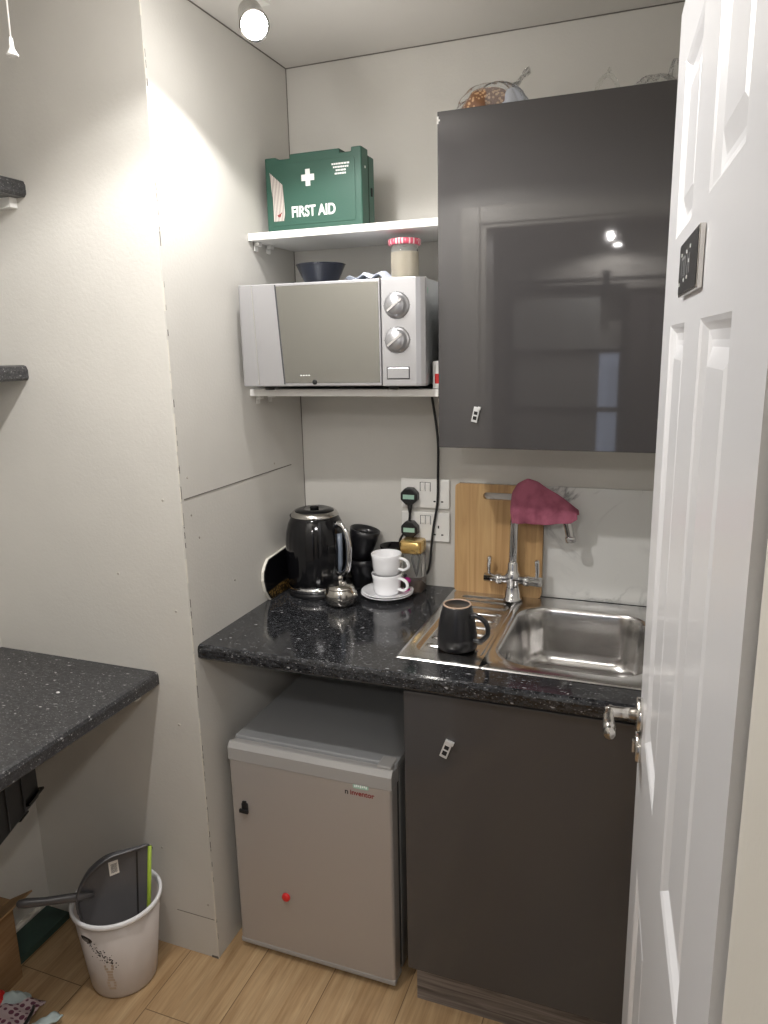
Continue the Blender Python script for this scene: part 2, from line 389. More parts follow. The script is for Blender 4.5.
# thin shadow gaps where boards meet
MB().box(.0,.0018,-.0018,.0,WT,H).build('corner_gap','joint',wn)
MB().box(.0,.0022,FW,-.001,H-.0022,H).build('ceiling_gap','joint',wn)
MB().box(.0,RX,-.0022,0,H-.0022,H).build('ceiling_gap','joint',bpy.data.objects['wall_back'])
struct(MB().box(LX-.1,LX-.045,-3.2,FW,.0,H).box(LX-.03,LX,DY,FW,0,.7665).build('wall_left','paint'),'beige left wall beside the desk','wall')
struct(MB().box(RX,RX+.1,DY,.1,0,H).build('wall_right','paint'),'beige right wall behind the open door','wall')
OX0,OX1,OZ=.30,1.078,2.02
wd=MB().box(LX-.045,OX0,DY-.12,DY,0,H).box(OX1+.03,RX+.6,DY-.12,DY,0,H).box(OX0,OX1+.03,DY-.12,DY,OZ+.03,H)
struct(wd.build('wall_front','paint'),'wall holding the doorway the camera looks through','wall')
fr=MB().box(OX0-.0,OX0+.03,DY-.125,DY+.003,0,OZ).box(OX1,OX1+.03,DY-.125,DY+.019,0,OZ+.03).box(OX0,OX1,DY-.125,DY+.003,OZ,OZ+.03)
fr.box(OX0-.07,OX0+.005,DY+.0,DY+.016,0,OZ+.08).box(OX0+.005,OX1,DY,DY+.016,OZ+.015,OZ+.08)
struct(fr.build('trim_1','cream',bevel=.004),'cream painted door lining around the doorway','door frame')
# hall behind the camera
struct(MB().box(-.7,2.0,-3.2,-3.1,0,H).build('wall_hall','paint_hall'),'grey hall wall reflected in the cupboard door','wall')
struct(MB().box(1.7,1.8,-3.2,DY-.12,0,H).build('wall_hall_right','paint_hall'),'grey right wall of the hall','wall')
w=struct(MB().box(.655,.775,-3.1,-3.09,.6,1.53).build('window_1','window_light'),'narrow bright window in the hall','window')
t=thing('sliding_door','black framed sliding barn door on the hall wall','door',(.46,-3.03,.05))
p=MB()
p.box(.13,.17,-3.06,-3.02,.05,1.89).box(.765,.79,-3.06,-3.02,.05,1.89)
for z in (.05,.50,.84,1.18,1.51,1.85): p.box(.17,.765,-3.06,-3.02,z,z+.028 if z<1.8 else 1.89)
p.build('frame','black_frame',t)
MB().box(.17,.655,-3.045,-3.035,.06,1.87).build('panel','hall_panel',t)
for x in (.26,.68): MB().box(x-.02,x+.02,-3.0195,-3.005,1.85,1.96).build('hanger','black_frame',t)
t=MB().box(.1,1.6,-3.05,-3.0205,1.905,1.925).box(.3,.33,-3.1,-3.05,1.905,1.925).box(1.3,1.33,-3.1,-3.05,1.905,1.925)
tag(t.build('door_rail','black_frame'),'black steel rail carrying the sliding barn door','rail')
tag(MB().grid(lambda u,v:(.80+.8*u,-3.075+.012*math.sin(u*60),.02+1.84*v),80,3).build('dark_sheet','door_dark',solid=.003),'dark sheet added in place of the dark opening beside the sliding door','dark_sheet')  # folded dark sheet added to stand in for the dark hall opening
t=thing('hall_spotlight','ceiling spotlight bar in the hall seen as two reflected dots','spotlight',(.72,-2.85,H))
MB().box(.68,.76,-3.0,-2.65,H-.02,H).build('mount','white_plastic',t)
for (x,y,z) in ((.705,-2.9,2.13),(.745,-2.8,2.06)):
    MB().tube([(x,y,z+.01),(x,y-.02,z+.09)],.028,20).build('lamp_head','satin',t)
    MB().lathe([(0,-.003),(.02,0),(.022,.008)],(x,y,z),20).build('bulb','bulb',t)
    MB().tube([(x,y-.02,z+.08),(x,y-.02,H-.01)],.006,8).build('stem','satin',t)

# ------------------------------------------------------------------ worktop
SX0,SX1,SY0,SY1=.479,1.055,-.526,-.020
wt=MB()
cx0,cx1,cy0,cy1=SX0+.012,SX1-.012,SY0+.012,SY1-.012
yb=-.002
front=[(-.603,WT-.033),(-.605,WT-.030),(-.605,WT-.010),(-.602,WT-.003),(-.595,WT),(cy0,WT),(cy0,WT-.038),(-.597,WT-.038)]
wt.prism(front,'x',.001,RX-.001)
wt.box(.001,cx0,cy0,yb,WT-.038,WT); wt.box(cx1,RX-.001,cy0,yb,WT-.038,WT); wt.box(cx0,cx1,cy1,yb,WT-.038,WT)
wo=tag(wt.build('worktop','granite',origin=(0,0,0)),'glossy dark granite-pattern kitchen worktop with the sink let in','worktop')
# ------------------------------------------------------------------ desk left
dk=thing('desk','dark speckled granite-pattern desk top against the left walls','desk',(-.34,-1.05,.767))
DZ=.805; DX=-.108
pr=[(LX-.044,DZ-.038),(DX-.006,DZ-.038),(DX,DZ-.032),(DX,DZ-.010),(DX-.003,DZ-.003),(DX-.010,DZ),(LX-.044,DZ)]
MB().prism(pr,'y',-1.55,FW-.001).build('desk_top','granite_desk',dk)
MB().box(LX+.0015,DX-.06,FW-.022,FW-.0015,DZ-.08,DZ-.0385).build('wall_batten','white_board',dk)
MB().box(LX+.0015,LX+.025,-1.5,FW-.03,DZ-.08,DZ-.0385).build('wall_batten','white_board',dk)
# white crumbs on desk
tag(MB().lathe([(0,0),(.004,.0003),(.003,.0016),(0,.002)],(-.262,-.79,DZ),12,sx=1.2).build('crumb','white_plastic'),'tiny white scrap lying on the left desk','scrap')
# left wall shelves
def wshelf(x1,z,label):
    t=thing('wall_shelf',label,'shelf',((LX+x1)/2,-.9,z-.038),group=None)
    pr=[(LX-.044,z-.036),(x1-.006,z-.036),(x1,z-.030),(x1,z-.012),(x1-.004,z-.003),(x1-.012,z),(LX-.044,z)]
    MB().prism(pr,'y',-1.4,FW-.001).build('board','granite_desk',t)
    if z>1.7: MB().box(LX-.044,x1-.03,FW-.022,FW-.001,z-.058,z-.0365).build('bracket','white_board',t)
    return t
wshelf(-.346,1.957,'upper dark shelf on left wall with a white bracket beneath')
t=wshelf(-.405,1.551,'lower dark shelf on left wall, below the bracketed one')

# ------------------------------------------------------------------ niche shelves
CX0=.517; CX1=1.117
def nshelf(z,y,label):
    t=thing('niche_shelf',label,'shelf',(.258,y/2,z-.018))
    MB().box(.001,CX0-.001,y,-.001,z-.018,z).build('board','white_board',t,bevel=.001)
    for yy in (y+.035,y+.10):
        MB().box(.0012,.016,yy-.009,yy+.009,z-.028,z-.0185).box(.0012,.005,yy-.009,yy+.009,z-.04,z-.0185).build('bracket','white_plastic',t,bevel=.001)
    return t
S1=1.865; S2=1.474
nshelf(S1,-.255,'upper white shelf carrying the green first aid box')
nshelf(S2,-.290,'lower white shelf carrying the silver microwave')

# ------------------------------------------------------------------ wall cabinet
CB,CT=1.335,2.078
t=thing('wall_cabinet','tall dark grey gloss wall cupboard above the sink','cabinet',((CX0+CX1)/2,-.14,CB))
b=MB().box(CX0+.001,CX0+.018,-.270,-.001,CB+.003,CT-.004).box(CX1-.018,CX1-.001,-.270,-.001,CB+.003,CT-.004)
b.box(CX0+.018,CX1-.018,-.270,-.001,CB+.003,CB+.02).box(CX0+.018,CX1-.018,-.270,-.001,CT-.021,CT-.004).box(CX0+.018,CX1-.018,-.012,-.001,CB+.02,CT-.021)
b.build('body','white_board',t)
dr=MB().box(CX0,CX1,-.292,-.272,CB,CT).build('door','cab',t,bevel=.0015)
def bracket(px,y,pz,tilt,parent,s=1.0):
    m=Matrix.Translation((px,y,pz))@Matrix.Rotation(tilt,4,'Y')@Matrix.Scale(s,4)
    o=MB().box(-.0075,.0075,-.005,0,-.019,.019,m).box(.002,.010,-.0075,-.002,.013,.021,m).build('handle','clip_metal',parent,bevel=.0008,label='small metal handle with two square holes')
    MB().box(-.0045,.0045,-.0056,-.0049,-.013,-.004,m).box(-.0045,.0045,-.0056,-.0049,.0,.008,m).build('square_hole','dark',o)
bracket(.608,-.292,1.415,R(12),dr,.95)
ch=MB(); ch.box(CX0-.0005,CX0+.003,-.2925,-.288,CT-.025,CT-.010).box(CX0,CX0+.006,-.2925,-.291,CT-.020,CT-.016).build('chipped_corner','white_plastic',dr)
# ------------------------------------------------------------------ base cabinet
BX0=.522
t=thing('base_cabinet','dark grey gloss base cupboard under the sink','cabinet',((BX0+CX1)/2,-.3,0))
b=MB().box(BX0+.001,BX0+.018,-.57,-.02,.115,WT-.040).box(CX1-.018,CX1-.001,-.57,-.02,.115,WT-.040)
b.box(BX0+.018,CX1-.018,-.57,-.02,.115,.133).box(BX0+.018,CX1-.018,-.03,-.02,.133,WT-.12)
b.box(BX0+.018,CX1-.018,-.57,-.55,WT-.08,WT-.040)
b.build('body','white_board',t)
MB().box(BX0+.012,CX1-.001,-.56,-.545,0.0,.114).build('plinth','plinth',t)
for x in (BX0+.05,CX1-.05):
    MB().lathe([(.022,0),(.02,.01),(.012,.012),(.012,.114)],(x,-.1,0),16).build('foot','black_plastic',t)
dr=MB().box(BX0,CX1,-.592,-.572,.115,WT-.044).build('door','cab',t,bevel=.0015)
bracket(.620,-.592,.716,R(20),dr,1.15)
# ------------------------------------------------------------------ splashback
sp=MB().box(.492,RX-.002,-.009,-.0005,WT+.001,1.197).build('splashback','marble',bevel=.0008)
tag(sp,'white marble-effect splashback panel behind the sink','splashback')
# ------------------------------------------------------------------ sink
t=thing('sink','stainless steel inset sink with bowl and ribbed drainer','sink',(.77,-.27,WT))
ZS=WT+.0045
DRX=.674
def dz(x,y):
    # drainer height field
    z=ZS
    e=min(x-SX0,y-SY0,SY1-y)
    if e<.012: z=WT+.0008+(ZS-WT-.0008)*math.sin(min(1,e/.008)*PI/2)
    def rr(x0,x1,y0,y1,r):
        qx=abs(x-(x0+x1)/2)-(x1-x0)/2+r; qy=abs(y-(y0+y1)/2)-(y1-y0)/2+r
        return math.hypot(max(qx,0),max(qy,0))+min(max(qx,qy),0)-r
    d=rr(SX0+.028,DRX-.004,SY0+.045,SY1-.045,.03)
    s=max(0,min(1,-d/.010)); s=s*s*(3-2*s); z-=.0065*s
    if d<0:
        k=(y-(SY0+.05))/.048; fr=abs((k%1)-.5)*2
        s2=max(0,min(1,-(d+.018)/.012)); g=max(0,min(1,(fr-.55)/.25)); g=g*g*(3-2*g); z+=.0045*g*s2
    return z
NX,NY=60,220
MB().grid(lambda u,v:(SX0+(DRX-SX0)*u,SY0+(SY1-SY0)*v,dz(SX0+(DRX-SX0)*u,SY0+(SY1-SY0)*v)),NX,NY).build('drainer','sink',t,label='ribbed drainer')
# right section with bowl
def ringpts(x0,x1,y0,y1,r,z,n=12): return [(x,y,z) for x,y in rrect(x0,x1,y0,y1,r,n)]
bx0,bx1,by0,by1=.697,1.022,-.482,-.102
def square_ring(z,inset=0):
    # outer ring projected on the rectangle so that corners match ring point count
    pts=[]
    X0,X1,Y0,Y1=DRX,SX1-inset,SY0+inset,SY1-inset
    n=12
    for (cx,cy,sx,sy) in ((X1,Y1,1,1),(X0,Y1,-1,1),(X0,Y0,-1,-1),(X1,Y0,1,-1)):
        for k in range(n+1):
            pts.append([cx,cy,k,sx,sy])
    out=[]
    base=rrect(bx0,bx1,by0,by1,.08,n)
    for (cx,cy,k,sx,sy),(bx,by) in zip(pts,base):
        q=k/n
        # move along the edge towards the neighbour corner a little
        L=.06
        if sx*sy>0: # first corner ordering : from side-x to side-y
            dx=-sx*L*max(0,q-.5)*2; dy=-sy*L*max(0,.5-q)*2
        else:
            dx=-sx*L*max(0,.5-q)*2; dy=-sy*L*max(0,q-.5)*2
        out.append((cx+dx,cy+dy,z))
    return out
MB().loft([square_ring(WT+.0008),square_ring(ZS-.001,.003),square_ring(ZS,.008),ringpts(bx0-.010,bx1+.010,by0-.010,by1+.010,.09,ZS),ringpts(bx0-.004,bx1+.004,by0-.004,by1+.004,.084,ZS-.0012)],smooth=True).build('deck','sink',t)
rg=[ringpts(bx0-.004,bx1+.004,by0-.004,by1+.004,.084,ZS-.0012)]
for (i,dz_,r) in ((0,-.005,.08),(.002,-.012,.08),(.006,-.06,.078),(.010,-.115,.075),(.014,-.135,.072),(.022,-.148,.068),(.036,-.154,.06),(.08,-.157,.045),(.14,-.159,.012)):
    rg.append(ringpts(bx0+i,bx1-i,by0+i,by1-i,r,ZS+dz_))
MB().loft(rg,cap1=True).build('bowl','sink',t)
MB().lathe([(.0,-.001),(.03,-.001),(.035,.001),(.041,.002),(.044,.0)],((bx0+bx1)/2,(by0+by1)/2,ZS-.157),32).build('drain','chrome',t)
MB().lathe([(0,0),(.009,.001),(.011,0)],n=20,mat=Matrix.Translation((bx0+.009,-.34,ZS-.05))@Matrix.Rotation(R(90),4,'Y')).build('overflow','chrome',t)
# ------------------------------------------------------------------ tap
TX,TY=.660,-.070
t=thing('tap','chrome twin-lever swan-neck mixer tap behind the sink','tap',(TX,TY,ZS))
MB().lathe([(.026,0),(.027,.006),(.023,.010),(.021,.030),(.019,.034),(.019,.048),(.021,.055),(.021,.075),(.017,.082),(.0145,.088),(.0145,.105),(.011,.112)],(TX,TY,ZS),36).build('body','chrome',t)
for s in (-1,1):
    ex=TX+s*.078; ey=TY-.004*s
    a=MB().tube([(TX+s*.015,TY,ZS+.058),(TX+s*.030,TY,ZS+.058),(TX+s*.031,TY,ZS+.058),(TX+s*.045,TY,ZS+.058),(TX+s*.046,TY,ZS+.058),(ex,ey,ZS+.058)],[.0115,.012,.0155,.0155,.013,.013],20).build('cross_arm','chrome',t)
    l=bez([(ex-s*.012,ey,ZS+.068),(ex-s*.011,ey,ZS+.085),(ex-s*.012,ey,ZS+.105),(ex-s*.013,ey-.002,ZS+.120)],9)
    MB().tube(l,[.0065]+[.0065+.003*i/(len(l)-1) for i in range(len(l)-2)]+[.005],12,flat=.75).build('lever','chrome',t)
spt=[(TX,TY,ZS+.105),(TX+.001,TY,ZS+.17),(TX+.003,TY-.001,ZS+.235),(TX+.012,TY-.002,ZS+.275),(TX+.040,TY-.004,ZS+.300),(TX+.076,TY-.006,ZS+.304),(TX+.112,TY-.008,ZS+.283),(TX+.138,TY-.010,ZS+.240),(TX+.149,TY-.010,ZS+.205),(TX+.153,TY-.010,ZS+.180)]
cv=bez(spt,60)
MB().tube(cv,.0118,20).build('spout','chrome',t)
e0,e1=Vector(cv[-4]),Vector(cv[-1])
MB().tube([cv[-5],tuple(e0),tuple(e1+(e1-e0)*.15)],[.0128,.0140,.0140],20).build('nozzle','chrome',t)
# pink cloth draped over the spout : a folded sheet hanging both sides
def cloth(u,v):
    v=v*2-1
    crest=[(TX-.008,1.150),(TX-.004,1.188),(TX+.010,1.214),(TX+.036,1.229),(TX+.062,1.222),(TX+.085,1.206),(TX+.118,1.188),(TX+.148,1.166),(TX+.168,1.150)]
    f=u*(len(crest)-1); i=min(int(f),len(crest)-2); w=f-i
    x=crest[i][0]*(1-w)+crest[i+1][0]*w; z=crest[i][1]*(1-w)+crest[i+1][1]*w
    a=abs(v); sgn=-1 if v<0 else 1
    if sgn<0: bot=1.107+.010*u+.002*math.sin(u*9)+(.012*max(0,u-.9)*10)
    else: bot=1.122+.010*u
    zz=z-(z-bot)*(a**1.25)
    spread=(.014+.010*a**.6)+.005*math.sin(u*14+1.5*sgn)*a+.003*math.sin(u*31)*a
    yy=TY-.006+sgn*(spread*math.sin(min(1,a*2.2)*PI/2))
    if sgn>0: yy=min(yy,-.0325)
    xc=TX+.085
    xx=x+(x-xc)*(-.10*a if u<.5 else .02*a)
    xx=max(xx,TX-.0130)
    return (xx,yy,zz)
pk=MB().grid(cloth,46,41)
pko=pk.build('cleaning_cloth','pink',solid=.0022,sub=1)
tag(pko,'pink cleaning cloth draped over the tap spout','cloth')
# ------------------------------------------------------------------ chopping board
t=thing('chopping_board','tall bamboo chopping board leaning behind the tap','chopping board',(.610,-.035,WT))
bw,bh,bt=.247,.312,.016
X0=.486
lean=R(2.2)
mt=Matrix.Translation((X0,-.022-.001,WT+.0035))@Matrix.Rotation(-lean,4,'X')
# board with slot: outer rounded rect & inner slot ring, bridged front/back
def board():
    m=MB(); n=8
    out=rrect(0,bw,0,bh,.012,n)
    inn=rrect(.080,.186,bh-.042,bh-.022,.0098,n)
    vs=[];fs=[]
    for y in (-bt,0):
        vs+=[(x,y,z) for x,z in out]; vs+=[(x,y,z) for x,z in inn]
    N=len(out)
    for s,o in ((0,0),(1,2*N)):
        for k in range(N):
            k2=(k+1)%N; fs.append((o+k,o+k2,o+N+k2,o+N+k))
    for k in range(N):
        k2=(k+1)%N; fs.append((k,k2,2*N+k2,2*N+k)); fs.append((N+k,N+k2,3*N+k2,3*N+k))
    return m.add(vs,fs,False,mt)
board().build('board','bamboo',t,bevel=.0)
# ------------------------------------------------------------------ mug on the drainer (upside down)
def handle_pts(x,y,z0,z1,out,ang):
    dx,dy=math.cos(ang),math.sin(ang)
    return [(x+dx*o,y+dy*o,z) for o,z in ((0,z0),(out*.55,z0+(z1-z0)*-.04),(out*.95,z0+(z1-z0)*.22),(out,z0+(z1-z0)*.5),(out*.85,z0+(z1-z0)*.8),(out*.4,z1),(0,z1-(z1-z0)*.02))]
mx,my,mz=.599,-.425,ZS-.002
t=thing('mug','matt black mug upturned on the drainer','mug',(mx,my,mz))
MB().lathe([(.040,.004),(.044,.0),(.047,.003),(.0465,.03),(.043,.06),(.038,.085),(.034,.100),(.0325,.1035),(.031,.1045),(.0275,.1030),(.0,.1025)],(mx,my,mz),48).build('body','black_mug',t)
MB().lathe([(.0325,.1034),(.0325,.1055),(.0312,.1065),(.0298,.1060),(.0295,.1040),(.0325,.1034)],(mx,my,mz),40).build('foot_ring','clay',t)
ha=bez(handle_pts(mx+.036,my-.012,mz+.028,mz+.085,.040,R(-5)),30)
MB().tube(ha,.0055,12,flat=1.2).build('handle','black_mug',t)
# ------------------------------------------------------------------ kettle
kx,ky,kz=.105,-.150,WT
t=thing('kettle','tall gloss black kettle with chrome handle on its base','kettle',(kx,ky,kz))
MB().lathe([(.080,0),(.083,.003),(.083,.012),(.080,.016)],(kx,ky,kz),48).build('power_base','black_plastic',t)
MB().lathe([(.079,.016),(.0835,.018),(.0845,.026),(.082,.032)],(kx,ky,kz),48).build('chrome_band','chrome',t)
fl=lambda a,z:1+.004*math.cos(a*26)*(1 if .045<z<.19 else 0)
MB().lathe([(.081,.032),(.0835,.04),(.085,.07),(.086,.10),(.0865,.13),(.086,.16),(.083,.185),(.077,.208),(.069,.224),(.0665,.229)],(kx,ky,kz),156,rmod=fl).build('body','black_gloss',t)
MB().lathe([(.067,.228),(.068,.231),(.064,.239),(.059,.243),(.056,.242)],(kx,ky,kz),48).build('lid_rim','satin',t)
MB().lathe([(.057,.241),(.053,.246),(.040,.250),(.025,.247),(.010,.246),(0,.246)],(kx,ky,kz),40).build('lid','black_gloss',t)
MB().lathe([(.013,.245),(.012,.249),(.014,.253),(.012,.256),(0,.2565)],(kx,ky,kz),24).build('lid_knob','black_gloss',t)
ha=R(-14); hx,hy=math.cos(ha),math.sin(ha)
def K(r,z): return (kx+hx*r,ky+hy*r,kz+z)
hb=bez([K(.068,.205),K(.088,.212),K(.106,.200),K(.117,.170),K(.120,.130),K(.114,.090),K(.100,.070),K(.080,.064)],40)
MB().tube(hb,[.0095]*8+[.0085]*(len(hb)-8),14,flat=.9).build('handle','chrome',t)
wp=MB()
wp.tube([K(.083,.075),K(.0875,.10),K(.089,.14),K(.0875,.185)],.0085,10,flat=.8)
wp.build('water_window','blue_window',t)
sa=R(165); 
wp=MB().tube([(kx+math.cos(sa)*.072,ky+math.sin(sa)*.072,kz+.205),(kx+math.cos(sa)*.088,ky+math.sin(sa)*.088,kz+.222)],[.016,.009],14); wp.build('spout','black_gloss',t)
# kettle's flex to the upper socket
# ------------------------------------------------------------------ sugar bowl
sx,sy=.217,-.236
t=thing('sugar_bowl','small round stainless steel sugar pot with knobbed lid','sugar bowl',(sx,sy,WT))
MB().lathe([(.027,0),(.032,.001),(.040,.010),(.0445,.025),(.044,.038),(.039,.048),(.038,.050)],(sx,sy,WT),44).build('pot','sugar',t)
l=MB().lathe([(.0385,.050),(.039,.052),(.034,.058),(.020,.064),(.008,.066),(.005,.068),(.007,.074),(.0075,.080),(.004,.084),(0,.085)],(sx,sy,WT),40).build('lid','sugar',t)
MB().lathe([(0,-.009),(.006,-.007),(.0085,0),(.006,.007),(0,.009)],(sx+.043,sy-.005,WT+.034),16).build('handle','sugar',t)
# ------------------------------------------------------------------ saucers and cups
ux,uy=.316,-.136
def saucer(z,label,dx=0):
    o=MB().lathe([(0,.003),(.030,.003),(.034,.0015),(.034,0),(.040,0),(.042,.003),(.060,.0085),(.073,.014),(.0745,.0155),(.073,.0165),(.060,.0115),(.040,.006),(.0,.0055)],(ux+dx,uy,z),56).build('saucer','china')
    return tag(o,label,'saucer',group='stacked white saucers')
saucer(WT,'lower of the two stacked white saucers')
saucer(WT+.006,'upper of the two stacked white saucers, under the cups',.001)
def cup(z,label,ang):
    t=thing('cup',label,'cup',(ux,uy,z),group='stacked white teacups')
    MB().lathe([(0,.002),(.030,.002),(.032,0),(.034,.001),(.0375,.008),(.0395,.025),(.041,.045),(.0435,.058),(.0425,.0595),(.0405,.056),(.0375,.028),(.034,.010),(.028,.006),(0,.006)],(ux,uy,z),48).build('bowl','china',t)
    hb=bez(handle_pts(ux+math.cos(ang)*.0375,uy+math.sin(ang)*.0375,z+.017,z+.048,.030,ang),26)
    MB().tube(hb,.0042,10,flat=1.3).build('handle','china',t); return t
cup(WT+.012,'lower white cup standing on the saucers',R(-12))
cup(WT+.012+.0575,'upper white cup stacked in the lower one',R(-6))
# glass tumbler behind
gx,gy=.302,-.044
o=MB().lathe([(0,0),(.015,0),(.0155,.003),(.016,.03),(.030,.07),(.038,.122),(.0385,.127),(.037,.127),(.028,.07),(.012,.04),(0,.038)],(gx,gy,WT),40).build('tumbler','black_gloss')
tag(o,'dark-rimmed tumbler hidden behind the stacked white cups','tumbler')
# ------------------------------------------------------------------ black mugs behind kettle
def bmug(loc,rx,ry,label,hang,flip=False):
    t=thing('mug',label,'mug',loc,group='black mugs stacked behind the kettle')
    t.rotation_euler=(rx,ry,0)
    m=MB().lathe([(0,.0),(.030,.0),(.0315,.002),(.036,.03),(.042,.065),(.0455,.085),(.0435,.086),(.040,.065),(.033,.03),(.028,.006),(0,.005)],(0,0,0),44)
    W=world(t); m.v=[tuple(W@Vector(v)) for v in m.v]; m.build('body','black_mug',t)
    h=MB().tube(bez(handle_pts(math.cos(hang)*.035,math.sin(hang)*.035,.02,.066,.026,hang),22),.0048,10)
    h.v=[tuple(W@Vector(v)) for v in h.v]; h.build('handle','black_mug',t)
    return t
bmug((.213,-.060,WT),0,0,'lower black mug behind kettle and sugar pot',R(-20))
bmug((.203,-.058,WT+.0885),R(-2),R(12),'black mug tilted on top of another behind kettle',R(100))
# ------------------------------------------------------------------ coffee jar
jx,jy=.369,-.060
t=thing('coffee_jar','square glass coffee jar with gold lid below the sockets','jar',(jx,jy,WT))
def sqr(s,z,r=.012,cx=jx,cy=jy): return [(x,y,z) for x,y in rrect(cx-s,cx+s,cy-s,cy+s,r,5)]
MB().loft([sqr(.030,WT),sqr(.033,WT+.004),sqr(.033,WT+.105),sqr(.029,WT+.118)],cap0=True,cap1=True).build('glass_body','glass',t)
MB().loft([sqr(.028,WT+.004),sqr(.0295,WT+.007),sqr(.0295,WT+.034),sqr(.0275,WT+.038)],cap0=True,cap1=True).build('coffee','coffee',t)
MB().loft([sqr(.0315,WT+.118),sqr(.0325,WT+.120),sqr(.0325,WT+.148),sqr(.030,WT+.152)],cap0=True,cap1=True).build('lid','gold',t)
# magenta clip thing behind the cups
t=thing('peg_clip','magenta and black plastic clip behind the cup handles','clip',(.360,-.108,WT))
MB().box(.357,.365,-.112,-.104,WT,WT+.062).build('spine','black_plastic',t,bevel=.002)
for z in (.014,.046):
    MB().lathe([(0,-.009),(.008,-.007),(.011,0),(.008,.007),(0,.009)],(.368,-.112,WT+z),18).lathe([(0,-.006),(.006,-.004),(.008,0),(.006,.004),(0,.006)],(.353,-.112,WT+z+.002),14).build('bobble','magenta',t)
# ------------------------------------------------------------------ black/gold tray on the left wall
TY0=.012
t=thing('decorated_tray','black tray with gold patterned rim behind the kettle','tray',(.016,-.22,WT))
poly=[(-.262,WT+.0005),(-.284,WT+.030),(-.294,WT+.065),(-.291,WT+.090),(-.278,WT+.108),(-.262,WT+.121),(-.10,WT+.134),(-.085,WT+.120),(-.08,WT+.02),(-.10,WT+.0005)]
la=Matrix.Translation((.002,0,0))
MB().prism(poly,'x',.002,.010).build('rim','cream',t,bevel=.001)
cyc,czc=-.2,WT+.06
MB().prism([(cyc+(y-cyc)*.97,czc+(z-czc)*.96+.001) for y,z in poly],'x',.0101,.013).build('face','black_gloss',t)
MB().prism([(-.276,WT+.030),(-.258,WT+.004),(-.105,WT+.004),(-.09,WT+.028),(-.2,WT+.036)],'x',.0131,.0138).build('gold_pattern','goldpat',t)

# ------------------------------------------------------------------ sockets, plugs and flexes
def socket(z,label):
    x0,x1=.318,.464; t=thing('wall_socket',label,'socket',(.391,-.005,z))
    MB().box(x0,x1,-.0095,-.0005,z,z+.086).build('plate','white_plastic',t,bevel=.003)
    for xs in (x0+.060,x0+.076):
        MB().box(xs,xs+.012,-.0125,-.0095,z+.052,z+.074).build('switch','white_plastic',t,bevel=.0015)
    m=MB().box(x0+.058,x0+.060,-.0100,-.0095,z+.050,z+.076).box(x0+.0735,x0+.0745,-.0100,-.0095,z+.050,z+.076).box(x0+.089,x0+.0905,-.0100,-.0095,z+.050,z+.076).box(x0+.058,x0+.090,-.0100,-.0095,z+.0755,z+.0765)
    m.build('switch_gap','gasket',t)
    for xc in (x0+.033,x0+.113):
        m=MB().box(xc-.002,xc+.002,-.0099,-.009,z+.040,z+.048).box(xc-.0145,xc-.008,-.0099,-.009,z+.019,z+.023).box(xc+.008,xc+.0145,-.0099,-.009,z+.019,z+.023)
        m.build('pin_hole','dark',t)
    return t
Z1,Z2=1.117,1.019
socket(Z1,'upper white double wall socket with one plug')
socket(Z2,'lower white double wall socket behind the coffee jar')
def plug(xc,zc,label,):
    t=thing('plug',label,'plug',(xc,-.012,zc))
    oct_=[(xc+.027*math.cos(a)*(1 if math.sin(a)>-.5 else .85),zc+.027*math.sin(a)) for a in [R(22.5+45*k) for k in range(8)]]
    MB().prism(oct_,'y',-.034,-.0100).build('body','black_plastic',t,bevel=.003)
    MB().box(xc-.017,xc+.017,-.0346,-.0341,zc-.007,zc+.006).build('sticker','sticker_green',t)
    MB().tube([(xc,-.022,zc-.022),(xc,-.022,zc-.036),(xc,-.022,zc-.05)],[.008,.0065,.0045],10).build('cable_boot','black_plastic',t)
    return t
plug(.349,Z1+.036,'black plug in the upper socket, kettle flex leaving it')
plug(.349,Z2+.036,'black plug in the lower socket, mostly behind jar')
def cable(pts,r,name,label):
    return tag(MB().tube(bez(pts,60),r,10).build(name,'black_plastic'),label,'cable')
cable([(.349,-.022,Z1-.013),(.345,-.020,Z1-.040),(.328,-.014,Z1-.075),(.310,-.0045,Z1-.105),(.300,-.0045,Z1-.16),(.28,-.0045,WT+.03),(.24,-.0045,WT+.006),(.16,-.012,WT+.006)],.0036,'kettle_cable','black kettle flex running from the upper socket down behind cups')
cable([(.412,-.008,S2-.02),(.416,-.012,1.43),(.428,-.016,1.36),(.4335,-.017,1.30),(.4325,-.017,1.22),(.4305,-.016,1.14),(.419,-.016,1.07),(.413,-.017,1.02),(.408,-.018,.96),(.398,-.018,.925),(.375,-.015,.915),(.349,-.022,Z2-.013)],.0036,'microwave_cable','long black flex hanging from microwave shelf past the sockets')

# ------------------------------------------------------------------ microwave
X0,X1,YF,Z0,Z1m=.026,.498,-.340,S2+.010,1.730
t=thing('microwave','silver microwave with mirrored door and two dials','microwave',(.256,-.18,S2))
MB().box(X0+.012,X1-.004,YF+.030,-.030,Z0,Z1m-.001).build('casing','mw_side',t,bevel=.004)
MB().prism([(X0,YF+.030),(X0,YF+.006),(X0+.005,YF),(X1-.045-.060,YF),(X1-.045-.060,YF+.030)],'z',Z0+.001,Z1m-.001).build('door','mw_steel',t,bevel=.002,label='silver door with mirrored window')
dX=X1-.045-.060
door=[o for o in COL.objects if o.name.startswith('door') and o.parent==t][0]
MB().prism([(X0+.104,Z1m-.007),(dX-.004,Z1m-.007),(dX-.004,Z0+.009),(X0+.118,Z0+.009)],'y',YF-.0012,YF).build('window','mirror',door,bevel=.0006)
for a,bb in ((.038,.042),):
    MB().prism([(X0+a,Z1m-.003),(X0+a+.003,Z1m-.003),(X0+bb+.006,Z0+.004),(X0+bb+.003,Z0+.004)],'y',YF-.0008,YF).build('groove','chrome',door)
